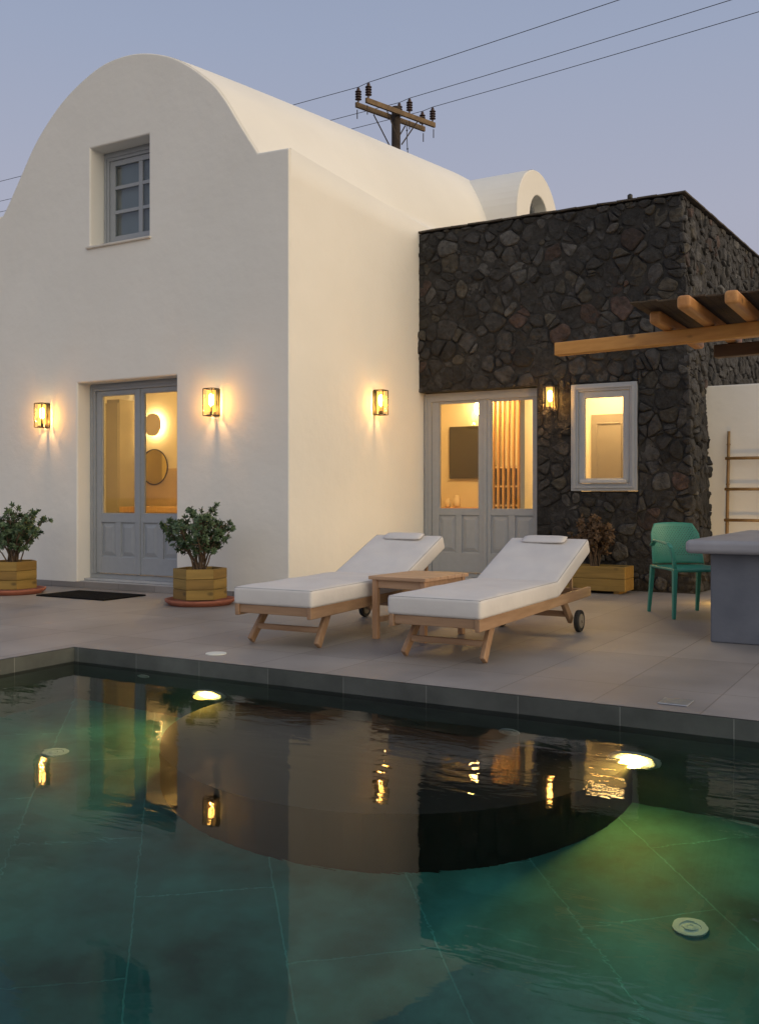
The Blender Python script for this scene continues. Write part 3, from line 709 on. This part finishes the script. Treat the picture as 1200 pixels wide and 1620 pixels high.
# ------------------------------------------------------------ wall lanterns
def lantern(loc,rz,label,full=True):
    """box lantern; its back plate touches the wall, it projects towards local -y"""
    t=empty('wall_lantern',loc,rz,label,'wall lantern','lanterns on the house walls')
    w,h,d=.062,.142,.15
    bm=nb();box(bm,-.035,.035,-.02,0,-h,h*.98);obj('back_plate',bm,M['black'],t,bevel=.003)
    bm=nb();s=.0045
    for x in (-w,w):
        for y in (-.03,-d): box(bm,x-s,x+s,y-s,y+s,-h,h)
    for z in (-h,h):
        for y in (-.03,-d): box(bm,-w+s,w-s,y-s+.0005,y+s-.0005,z-s,z+s)
        for x in (-w,w): box(bm,x-s+.0005,x+s-.0005,-d+s,-.03-s,z-s,z+s)
    box(bm,-.016,.016,-d+.002,-.032,-h+.0045,-h+.010)
    box(bm,-.012,.012,-.032,-.018,-.02,.02)
    lathe(bm,[(.014,-h+.0101),(.014,-.06)],12,Matrix.Translation((0,-.09,0)))
    obj('frame',bm,M['black'],t)
    bm=nb()
    for x in (-w,w): box(bm,x-.0012,x+.0012,-d+.005,-.035,-h+.012,h-.005)
    box(bm,-w+.005,w-.005,-d-.0012,-d+.0012,-h+.012,h-.005)
    obj('glass',bm,M['lampglass'],t)
    bm=nb();lathe(bm,[(.046,-.10),(.046,.128)],18,Matrix.Translation((0,-.09,0)),cap=False);obj('shade',bm,M['frosted'],t,smooth=True)
    bm=nb();lathe(bm,[(.012,-.040),(.026,-.02),(.030,.03),(.026,.075),(.010,.092)],14,Matrix.Translation((0,-.09,0)));obj('bulb',bm,M['bulb'],t,smooth=True)
    l=lamp('lantern_light',(0,-.09,.035),LANT,(1,.47,.14),.02,t)
    l2=lamp('lantern_light',(0,-.09,-.075),LANT*.22,(1,.50,.17),.02,t)
    return t
LANT=112.0
lantern((-3.51,0,2.023),0,'black box lantern glowing on the white facade left of the front door')
lantern((-.935,0,2.053),0,'black box lantern glowing on the white facade right of the front door')
lantern((0,1.70,2.15),R(90),'black box lantern glowing on the white side wall, left of the stone house')
lantern((1.785,SY-.035,2.20),0,'lantern glowing on the dark stone wall between door and window')

# ------------------------------------------------------------ sun loungers
def cushion(name,L,Wd,T,mt,parent):
    """puffed box cushion: local x = width, y = length, z = up"""
    bm=nb();nx,ny=18,34
    def P(i,j,top):
        u=i/nx;v=j/ny
        e=(1-abs(2*u-1)**6)*(1-abs(2*v-1)**8)
        z=T+.012*e+(.006*noise.noise(Vector((u*3.1,v*5.3,L*3)))+.003*noise.noise(Vector((u*9,v*16,L))))*e if top else 0
        return (u*Wd-Wd/2,v*L,z+(.004*math.sin(v*17+u*3)*e if top else 0))
    g={}
    for s in (0,1):
        for i in range(nx+1):
            for j in range(ny+1): g[s,i,j]=bm.verts.new(P(i,j,s))
    for i in range(nx):
        for j in range(ny):
            bm.faces.new([g[1,i,j],g[1,i+1,j],g[1,i+1,j+1],g[1,i,j+1]]);bm.faces.new([g[0,i,j],g[0,i,j+1],g[0,i+1,j+1],g[0,i+1,j]])
    for i in range(nx):
        for j in (0,ny): bm.faces.new([g[0,i,j],g[0,i+1,j],g[1,i+1,j],g[1,i,j]])
    for j in range(ny):
        for i in (0,nx): bm.faces.new([g[0,i,j],g[0,i,j+1],g[1,i,j+1],g[1,i,j]])
    o=obj(name,bm,mt,parent,bevel=.022,smooth=True,seg=4)
    pts=[];e=.010
    x0,x1,y0,y1=-Wd/2+e,Wd/2-e,e,L-e
    for a,b in (((x0,y0),(x1,y0)),((x1,y0),(x1,y1)),((x1,y1),(x0,y1)),((x0,y1),(x0,y0))):
        for k in range(10): pts.append((a[0]+(b[0]-a[0])*k/10,a[1]+(b[1]-a[1])*k/10,T-.004))
    pts.append(pts[0])
    b=nb();tube(b,pts,.0035,6,cap=False);obj('piping',b,M['piping'],o,smooth=True)
    return o
def lounger(x,y,rz,label):
    t=empty('sun_lounger',(x,y,0),rz,label,'sun lounger','cushioned wooden sun loungers')
    hw=.305;zt=.30;zb=.215;L=2.17
    # rails rise a little to the head end
    for s in (-1,1):
        b=nb();bar(b,(s*hw,0.0,.255),(s*hw,L,.292),.036,.082,w2=.036,h2=.075);obj('side_rail',b,M['teak'],t,bevel=.006)
    b=nb();box(b,-hw+.0185,hw-.0185,.012,.04,.232,.292);obj('end_rail',b,M['teak_x'],t,bevel=.005)
    b=nb();box(b,-hw+.0185,hw-.0185,L-.05,L-.02,.262,.315);obj('end_rail',b,M['teak_x'],t,bevel=.005)
    b=nb()
    for k in range(15):
        yy=.05+k*.088;z0=.255+.037*yy/L+.008;box(b,-hw+.0185,hw-.0185,yy,yy+.06,z0,z0+.018)
    obj('slats',b,M['teak_x'],t,bevel=.002)
    # sloping legs at the foot end, set outside the rails' inner face
    for s in (-1,1):
        b=nb();bar(b,(s*(hw-.045),.33,.262),(s*(hw-.02),.14,.018),.034,.062,up=(0,1,0));obj('leg',b,M['teak_z'],t,bevel=.006)
    b=nb();bar(b,(-hw+.045,.20,.118),(hw-.045,.20,.118),.026,.04);obj('stretcher',b,M['teak_x'],t,bevel=.004)
    # wheel legs at the head end
    for s in (-1,1):
        b=nb();bar(b,(s*(hw-.045),1.66,.272),(s*(hw-.045),1.86,.085),.034,.06,up=(0,1,0));lg=obj('wheel_leg',b,M['teak_z'],t,bevel=.006)
        Mx=Matrix.Translation((s*(hw+.02),1.87,.086))@Matrix.Rotation(R(90),4,'Y')
        b=nb();lathe(b,[(.058,-.016),(.082,-.019),(.086,-.010),(.086,.010),(.082,.019),(.058,.016)],28,Mx);w=obj('wheel',b,M['rubber'],t,smooth=False,bevel=.003)
        b=nb();lathe(b,[(.056,-.021),(.056,.021)],24,Mx);lathe(b,[(.014,-.032),(.014,.032)],12,Mx);obj('hub',b,M['hub'],w,bevel=.002)
    b=nb();bar(b,(-hw+.045,1.80,.142),(hw-.045,1.80,.142),.026,.045);obj('stretcher',b,M['teak_x'],t,bevel=.004)
    # raised back frame
    an=math.atan2(.285,.70)
    hy=1.40;hz=.315
    def B(u,v): return (hy+u*math.cos(an)-v*math.sin(an),hz+u*math.sin(an)+v*math.cos(an))
    b=nb()
    for s in (-1,1):
        a0=B(0,-.01);a1=B(.80,-.01);bar(b,(s*(hw-.06),a0[0],a0[1]),(s*(hw-.06),a1[0],a1[1]),.03,.035)
    for k in range(8):
        a0=B(.03+k*.1,.018);bar(b,(-hw+.03,a0[0],a0[1]),(hw-.03,a0[0],a0[1]),.07,.018,up=(0,-math.sin(an),math.cos(an)))
    obj('back_frame',b,M['teak_x'],t,bevel=.003)
    for s in (-1,1):
        b=nb();bar(b,(s*(hw-.09),2.0,.285),(s*(hw-.09),B(.62,-.03)[0],B(.62,-.03)[1]),.022,.03);obj('prop',b,M['teak'],t,bevel=.003)
    T=.122
    m=cushion('seat_cushion',1.40,.665,T,M['cushion'],t);m.location=(0,-.005,.292);m.rotation_euler=(.012,0,0)
    m=cushion('back_cushion',.80,.665,T,M['cushion'],t);m.location=(0,1.392,.305);m.rotation_euler=(an,0,0)
    # head pillow lying on the top of the back cushion
    b=nb()
    nx,n=14,16
    rings=[]
    for i in range(nx+1):
        u=i/nx;xx=(u-.5)*.36;e=(1-abs(2*u-1)**5)**.5 if 0<u<1 else .35
        rings.append([b.verts.new((xx,.062*math.cos(2*math.pi*k/n)*(.75+.25*e),(.024*math.sin(2*math.pi*k/n)*e+.024)*.8)) for k in range(n)])
    for a,c in zip(rings,rings[1:]):
        for k in range(n): b.faces.new([a[k],a[(k+1)%n],c[(k+1)%n],c[k]])
    b.faces.new(rings[0][::-1]);b.faces.new(rings[-1])
    p=obj('pillow',b,M['cushion'],m,smooth=True);p.location=(-.01,.715,T+.008)
    return t
lounger(2.955,-2.59,0,'cushioned wooden sun lounger at the right, in front of the stone house door')
lounger(1.705,-2.60,R(1.2),'cushioned wooden sun lounger at the left, in front of the white side wall')
# side table
t=empty('side_table',(2.315,-1.56,0),R(-3),'square wooden side table standing between the two loungers','side table')
b=nb()
for k in range(6):
    y0=-.33+k*.1105
    box(b,-.245,.245,y0,y0+.1065,.442,.468)
obj('table_top',b,M['table_wood'],t,bevel=.003)
for sx in (-1,1):
    for sy in (-1,1):
        b=nb();box(b,sx*.205-.022,sx*.205+.022,sy*.285-.022,sy*.285+.022,0,.4415);obj('leg',b,M['table_leg'],t,bevel=.004)
b=nb()
for sy in (-1,1): box(b,-.1825,.1825,sy*.285-.011,sy*.285+.011,.38,.441)
for sx in (-1,1): box(b,sx*.205-.011,sx*.205+.011,-.2625,.2625,.38,.441)
obj('apron',b,M['table_wood'],t,bevel=.002)
b=nb()
for sx in (-1,1): box(b,sx*.205-.01,sx*.205+.01,-.2625,.2625,.12,.16)
box(b,-.1945,.1945,-.012,.012,.125,.155)
obj('stretcher',b,M['table_wood'],t,bevel=.002)

# ------------------------------------------------------------ planters and shrubs
def hexplanter(x,y,rz,label,rr=.262):
    t=empty('hexagonal_planter',(x,y,.058),rz,label,'planter','hexagonal wooden planters on saucers')
    H=.30
    for k in range(6):
        a0=math.pi/3*k;a1=a0+math.pi/3
        for c in range(3):
            z0=.0+c*H/3;z1=z0+H/3-.003
            b=nb();P=[]
            for r_ in (rr,rr-.028):
                for a in (a0,a1): P.append((r_*math.cos(a),r_*math.sin(a)))
            vs=[b.verts.new((p[0],p[1],z)) for z in (z0,z1) for p in P]
            for f in ((0,1,3,2),(4,5,7,6),(0,1,5,4),(2,3,7,6),(0,2,6,4),(1,3,7,5)): b.faces.new([vs[i] for i in f])
            m=(M['pine'],M['pine_dark'])[(k*7+c*5)%3==0]
            # planks carry grain along their own length: rotate mesh into a local frame
            am=(a0+a1)/2;rot=Matrix.Rotation(am+math.pi/2,4,'Z')
            for v in b.verts: v.co=rot.inverted()@v.co
            o=obj('plank',b,m,t,bevel=.004);o.rotation_euler=(0,0,am+math.pi/2)
    b=nb();lathe(b,[(.0,H-.06),(rr-.05,H-.05)],6,cap=False);obj('soil',b,M['soil'],t)
    return t
def saucer(x,y,label,r=.345):
    b=nb();lathe(b,[(r*.86,0),(r*.98,.03),(r,.055),(r-.018,.057),(r-.03,.03),(r*.8,.014),(.001,.013)],48,cap=False)
    lathe(b,[(r*.86,0),(.001,.0005)],48,cap=False)
    o=obj('saucer',b,M['terracotta'],smooth=True);o.location=(x,y,.001);tag(o,label,'saucer','terracotta saucers under the planters')
def leafverts(bm,p,d,up,L,Wd):
    d=d.normalized();s=d.cross(up)
    if s.length<.01: s=Vector((1,0,0))
    s.normalize();n=s.cross(d)
    P=[p,p+d*L*.45+s*Wd/2-n*Wd*.12,p+d*L*.8+s*Wd*.36-n*L*.06,p+d*L-n*L*.12,p+d*L*.8-s*Wd*.36-n*L*.06,p+d*L*.45-s*Wd/2-n*Wd*.12,p+d*L*.5]
    v=[bm.verts.new(q) for q in P]
    bm.faces.new([v[0],v[1],v[6]]);bm.faces.new([v[1],v[2],v[3],v[6]]);bm.faces.new([v[6],v[3],v[4],v[5]]);bm.faces.new([v[0],v[6],v[5]])
def shrub(x,y,z,seed,label,nb_=22,spreadx=.37,height=.61,name='shrub',lm='leaf',group='leafy shrubs in the hexagonal planters',leafs=(.043,.020),rot=17,cat='shrub',skew=0):
    rg=random.Random(seed)
    t=empty(name,(x,y,z),0,label,cat,group)
    bs=nb();bl=nb()
    for k in range(nb_):
        a=k*2.399+rg.uniform(-.3,.3);rad=math.sqrt((k+.5)/nb_)*spreadx
        hh=height*(1-.30*(rad/spreadx)**2.2)*rg.uniform(.8,1.05)
        base=Vector((rg.uniform(-.05,.05),rg.uniform(-.05,.05),0));tip=Vector((math.cos(a)*rad+skew*rg.uniform(0,1),math.sin(a)*rad*.9,hh))
        mid=base.lerp(tip,.45)+Vector((0,0,-.02))-Vector((math.cos(a),math.sin(a),0))*rad*.15
        pts=[base.lerp(mid,s/3) for s in range(3)]+[mid.lerp(tip,s/5)+Vector((rg.uniform(-.01,.01),rg.uniform(-.01,.01),0)) for s in range(6)]
        tube(bs,pts,[.009-.0007*i for i in range(len(pts))],6)
        # side shoots carry rosettes of leaves
        for q in range(13):
            f=rg.uniform(.42,1.0) if q else 1.0
            p=mid.lerp(tip,(f-.4)/.6) if f>.4 else mid
            dirv=Vector((math.cos(a)*.6+rg.uniform(-1,1),math.sin(a)*.6+rg.uniform(-1,1),rg.uniform(.1,1.1))).normalized()
            ln=rg.uniform(.04,.12) if q else .03
            e=p+dirv*ln;tube(bs,[p,p.lerp(e,.5)+Vector((0,0,-.005)),e],[.004,.003,.002],5)
            for r_ in range(rot):
                aa=r_*2.4+rg.uniform(-.3,.3);el=rg.uniform(.1,1.1)
                s=dirv.orthogonal().normalized();u=dirv.cross(s)
                ld=(s*math.cos(aa)+u*math.sin(aa))*math.cos(el)+dirv*math.sin(el)
                leafverts(bl,e-dirv*rg.uniform(0,.035),ld,dirv,leafs[0]*rg.uniform(.6,1.15),leafs[1]*rg.uniform(.7,1.15))
    obj('stems',bs,M['bark'],t,smooth=True);obj('foliage',bl,M[lm],t)
    return t
A=(-.60,-.66);B_=(-3.10,-.84)
saucer(A[0],A[1],'terracotta saucer under the planter right of the front door')
hexplanter(A[0],A[1],R(40),'wooden hexagonal planter right of the front door, beside the lounger')
shrub(A[0],A[1],.30,5,'green leafy shrub in the planter right of the front door',skew=-.05)
saucer(B_[0],B_[1],'terracotta saucer under the planter at the left edge of the picture')
hexplanter(B_[0],B_[1],R(28),'wooden hexagonal planter at the left edge of the picture, left of the doormat')
shrub(B_[0],B_[1],.30,23,'green leafy shrub in the planter at the left edge of the picture')
# rectangular planter at the stone wall with a withered plant
t=empty('rectangular_planter',(2.36,2.50,0),0,'long wooden planter standing against the dark stone wall','planter')
for c in range(2):
    b=nb();box(b,-.40,.40,-.17,-.143,.03+c*.135,.03+c*.135+.132);obj('plank',b,M['pine'],t,bevel=.004)
    b=nb();box(b,-.40,.40,.143,.17,.03+c*.135,.03+c*.135+.132);obj('plank',b,M['pine'],t,bevel=.004)
    for s in (-1,1):
        b=nb();box(b,s*.386-.014,s*.386+.014,-.142,.142,.03+c*.135,.03+c*.135+.132);obj('end_plank',b,M['pine_dark'],t,bevel=.004)
b=nb()
for s in (-.3,.3): box(b,s-.03,s+.03,-.15,.15,0,.029)
obj('feet',b,M['pine_dark'],t)
b=nb();box(b,-.37,.37,-.14,.14,.2,.24);obj('soil',b,M['soil'],t)
shrub(2.36,2.50,.24,9,'withered reddish brown plant in the long planter at the stone wall',nb_=15,spreadx=.22,height=.58,name='dried_plant',lm='leaf_dry',group=None,leafs=(.046,.026),rot=10,cat='plant')
# doormat
bm=nb();box(bm,-.5,.5,-.30,.30,.001,.016);o=obj('doormat',bm,M['mat'],bevel=.004);o.location=(-2.12,-.64,0);tag(o,'black rectangular doormat lying in front of the grey front door','doormat')

# ------------------------------------------------------------ green plastic armchair
def armchair():
    t=empty('armchair',(3.765,.83,0),math.atan2(-.78,.62)+R(90),'green plastic armchair with perforated back standing behind the grey counter','chair')
    # local: faces +? build facing -y then rotated ; width x, depth y (back at +y)
    w=.235;d=.25
    for sx in (-1,1):
        b=nb();bar(b,(sx*(w+.035),-d-.035,0),(sx*(w+.005),-d+.01,.43),.028,.028,up=(0,1,0),w2=.042,h2=.042)
        obj('leg',b,M['green_plastic'],t,bevel=.005)
        b=nb();bar(b,(sx*(w+.0),d+.06,0),(sx*(w-.01),d-.0,.43),.028,.028,up=(0,1,0),w2=.040,h2=.042)
        obj('leg',b,M['green_plastic'],t,bevel=.005)
    b=nb();nx,ny=12,12;g={}
    for i in range(nx+1):
        for j in range(ny+1):
            u=2*i/nx-1;v=2*j/ny-1
            z=.435-.018*(1-u*u)*(1-v*v)-.012*max(0,-v)**3
            g[i,j]=b.verts.new((u*(w+.012),v*(d+.005),z))
    for i in range(nx):
        for j in range(ny): b.faces.new([g[i,j],g[i+1,j],g[i+1,j+1],g[i,j+1]])
    o=obj('seat',b,M['green_plastic'],t,smooth=True);md=o.modifiers.new('s','SOLIDIFY');md.thickness=.022;md.offset=-1
    # back: curved shell with small holes, flowing forward into the arms
    b=nb();NU,NV=44,22;g={}
    def S(u,v):  # u -1..1 across, v 0..1 up
        a=u*R(62);r_=.275
        x=r_*math.sin(a)*1.02;y=d+.035-r_*.50*(1-math.cos(a))*1.25+v*.075
        top=.82-.02*u*u-.10*max(0,abs(u)-.72)*3
        return Vector((x*(1-.06*v),y,.445+(top-.445)*v))
    for i in range(NU+1):
        for j in range(NV+1): g[i,j]=b.verts.new(S(2*i/NU-1,j/NV))
    for i in range(NU):
        for j in range(NV):
            hole=(3<=i<NU-3 and 6<=j<NV-2 and (i+2*(j%2))%4==1 and False)
            q=[g[i,j],g[i+1,j],g[i+1,j+1],g[i,j+1]]
            if 3<=i<NU-3 and 4<=j<NV-2 and (i+j)%2==0:
                # rounded perforation: ring of faces round a gap
                c=(q[0].co+q[1].co+q[2].co+q[3].co)/4
                inn=[b.verts.new(c+(v.co-c)*.52) for v in q]
                for k in range(4): b.faces.new([q[k],q[(k+1)%4],inn[(k+1)%4],inn[k]])
            else: b.faces.new(q)
    o=obj('backrest',b,M['green_plastic'],t,smooth=True);md=o.modifiers.new('s','SOLIDIFY');md.thickness=.009;md.offset=0
    for sx in (-1,1):
        b=nb()
        P=[S(sx*1.0,.62)+Vector((0,0,0)),Vector((sx*.262,.12,.665)),Vector((sx*.275,-.05,.655)),Vector((sx*.275,-.19,.645)),Vector((sx*.268,-.235,.61)),Vector((sx*.25,-.243,.50)),Vector((sx*(w+.005),-.24,.42))]
        for a,c in zip(P,P[1:]): bar(b,a,c,.042 if abs(a.z-c.z)<.06 else .03,.016 if abs(a.z-c.z)<.06 else .03,up=(0,0,1) if abs(a.z-c.z)<.06 else (0,1,0))
        for p in P[1:-1]: lathe(b,[(.004,-.012),(.016,-.008),(.016,.008),(.004,.012)],10,Matrix.Translation(p))
        obj('armrest',b,M['green_plastic'],t,bevel=.005)
        b=nb()  # solid side cheek under the arm
        q=[(sx*.258,.20,.44),(sx*.258,.20,.66),(sx*.262,-.04,.655),(sx*.25,-.04,.44)]
    return t
armchair()
# ------------------------------------------------------------ cement counter
t=empty('cement_counter',(4.13,-.91,0),0,'grey cement counter with a thick rounded top at the right edge','counter')
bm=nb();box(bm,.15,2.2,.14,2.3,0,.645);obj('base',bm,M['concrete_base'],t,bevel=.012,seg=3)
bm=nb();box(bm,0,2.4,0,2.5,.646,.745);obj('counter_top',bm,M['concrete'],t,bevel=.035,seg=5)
# ------------------------------------------------------------ garden wall with ladder
GW=empty('garden_wall',(3.3,3.50,0),0,'cream plastered wall at the right behind the ladder and counter','wall')
bm=nb();box(bm,0,4.5,0,.25,0,2.33);obj('wall_body',bm,M['plaster'],GW,bevel=.015,seg=3)
t=empty('bamboo_ladder',(3.62,3.30,0),0,'bamboo ladder leaning against the cream wall at the right edge','ladder')
for x in (0,.42):
    b=nb()
    pts=[(x,.0+.165*k/12,0+1.80*k/12) for k in range(13)];tube(b,pts,[.021-.0004*k for k in range(13)],10)
    for k in (2,5,8,11): lathe(b,[(.019,-.008),(.024,0),(.019,.008)],10,Matrix.Translation(pts[k]),cap=False)
    obj('rail',b,M['bamboo'],t,smooth=True)
for k in range(5):
    z=.10+.348*k;y=.165*z/1.8-.02
    b=nb();tube(b,[(-.03,y,z),(.45,y,z)],.017,8);obj('rung',b,M['bamboo'],t,smooth=True)
# hidden marker lamp at the foot of the wall behind the counter
t=empty('floor_spotlight',(3.95,1.95,0),0,'small floor spotlight glowing yellow at the wall foot behind the counter','spotlight')
bm=nb();lathe(bm,[(.06,.001),(.06,.012),(.05,.016)],20);obj('rim',bm,M['steel'],t)
bm=nb();lathe(bm,[(.046,.0165),(.044,.02)],20);obj('lens',bm,M['halo'],t)
lamp('spot_light',(3.95,1.95,.12),16,(1,.58,.13),.04)

# ------------------------------------------------------------ pergola
PG=empty('pergola',(4.4,1.0,0),0,'timber pergola with round rafters and a reed cover at the right edge','pergola')
def pobj(name,b,m,**k):
    o=obj(name,b,m,PG,**k);o.location=(-4.4,-1.0,0);return o
def beam3(b,p,q,w,h): bar(b,p,q,w,h)
for (p,q,z,m) in (((2.80,.10),(5.75,-.29),2.348,'beam'),((3.98,.90),(5.75,.80),2.345,'beam_shaded')):
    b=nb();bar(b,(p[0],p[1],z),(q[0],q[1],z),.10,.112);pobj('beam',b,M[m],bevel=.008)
for x,y0 in ((3.80,-.45),(4.13,-.95),(4.46,-.96),(4.80,-.97),(5.13,-.96),(5.46,-.96)):
    b=nb();bar(b,(x,y0,2.456),(x,1.10,2.456),.098,.100);pobj('rafter',b,M['beam_y'],bevel=.026,seg=3)
for x,y in ((5.55,-.26),(5.55,.82)):
    b=nb();box(b,x-.05,x+.05,y-.05,y+.05,0,2.29);pobj('post',b,M['beam'],bevel=.006)
b=nb();rr=random.Random(4)
for k in range(26):
    x0=3.68+k*.07;yy=-.72+rr.uniform(-.03,.03);box(b,x0,x0+.066,yy,1.12,2.5245,2.534+rr.uniform(0,.004))
pobj('reed_cover',b,M['reed'])
# small fitting on the roof edge
t=empty('roof_vent',(2.63,2.98,4.40),0,'tiny black pipe fitting on the roof edge of the stone house','roof fitting')
b=nb();lathe(b,[(.018,0),(.018,.06),(.03,.065),(.03,.10),(.012,.115)],12);obj('cap',b,M['black'],t)
b=nb();tube(b,[(0,0,.03),(-.06,0,.02),(-.10,.01,.005)],.008,6);obj('cable',b,M['black'],t)
# ------------------------------------------------------------ utility pole and lines
ct,st_=math.cos(TH),math.sin(TH)
def cw(X,D): return (5.778+ct*X-st_*D,-8.120+st_*X+ct*D)
px,py=cw(.469,27.86)
PA=TH+math.atan2(.677,.737)
UP=empty('utility_pole',(px,py,0),PA,'dark wooden utility pole with crossarm and brown insulators behind the vaulted roof','utility pole')
b=nb();tube(b,[(0,0,-.5),(0,0,6),(0,0,12.15)],[.16,.14,.125],16);obj('pole',b,M['pole'],UP,smooth=False)
for s in (-1,1):
    b=nb();bar(b,(-1.33,s*.21,11.93),(1.36,s*.21,11.93),.075,.14);ar=obj('crossarm',b,M['crossarm'],UP,bevel=.006)
    b=nb()
    for x in (-1.28,.33,1.31): tube(b,[(x,s*.21,11.55),(x,s*.21,11.80)],.014,6)
    obj('bolt',b,M['pole'],ar)
    for x in (-.62,.62):
        b=nb();bar(b,(x,s*.265,11.86),(x*.06,s*.19,11.05),.012,.035);obj('brace',b,M['pole'],UP)
    for x in (-1.24,.33,1.27):
        b=nb();pr=[(.02,12.02),(.03,12.07)]
        for k in range(4): z=12.08+k*.07;pr+=[(.045,z),(.092,z+.012),(.092,z+.028),(.045,z+.05)]
        pr+=[(.05,12.37),(.035,12.42),(.02,12.43)]
        lathe(b,pr,14,Matrix.Translation((x,s*.21,0)));obj('insulator',b,M['insulator'],UP,smooth=False)
b=nb();rr=random.Random(2);P=[(.19+.02*k+rr.uniform(-.01,.01),-.22,11.75-.26*k) for k in range(9)]
tube(b,P,.012,5)
for q in P[1:-1:2]: lathe(b,[(.01,-.03),(.03,0),(.01,.03)],8,Matrix.Translation(q))
obj('ground_wire',b,M['wire'],UP)
def L2W(x,y): return (px+math.cos(PA)*x-math.sin(PA)*y,py+math.sin(PA)*x+math.cos(PA)*y)
names=['overhead power line at the left end of the crossarm, the topmost line','overhead power line at the middle of the crossarm','overhead power line at the right end of the crossarm, the lowest line']
for i,x in enumerate((-1.24,.33,1.27)):
    a=L2W(x,.21);c=L2W(x,-.21)
    dl=(ct*-.88-st_*.48,st_*-.88+ct*.48);dR=(ct*.753+st_*.657,st_*.753-ct*.657)
    pts=[]
    for k in range(16,0,-1): s=k*3.0;pts.append((a[0]+dl[0]*s,a[1]+dl[1]*s,12.43-.0*s-.0006*s*(60-s)))
    pts.append((a[0],a[1],12.44));pts.append((c[0],c[1],12.44))
    for k in range(1,21): s=k*2.5;pts.append((c[0]+dR[0]*s,c[1]+dR[1]*s,12.43-.0006*s*(60-s)))
    b=nb();tube(b,pts,.009,5);o=obj('power_line',b,M['wire']);tag(o,names[i],'power line','overhead power lines')
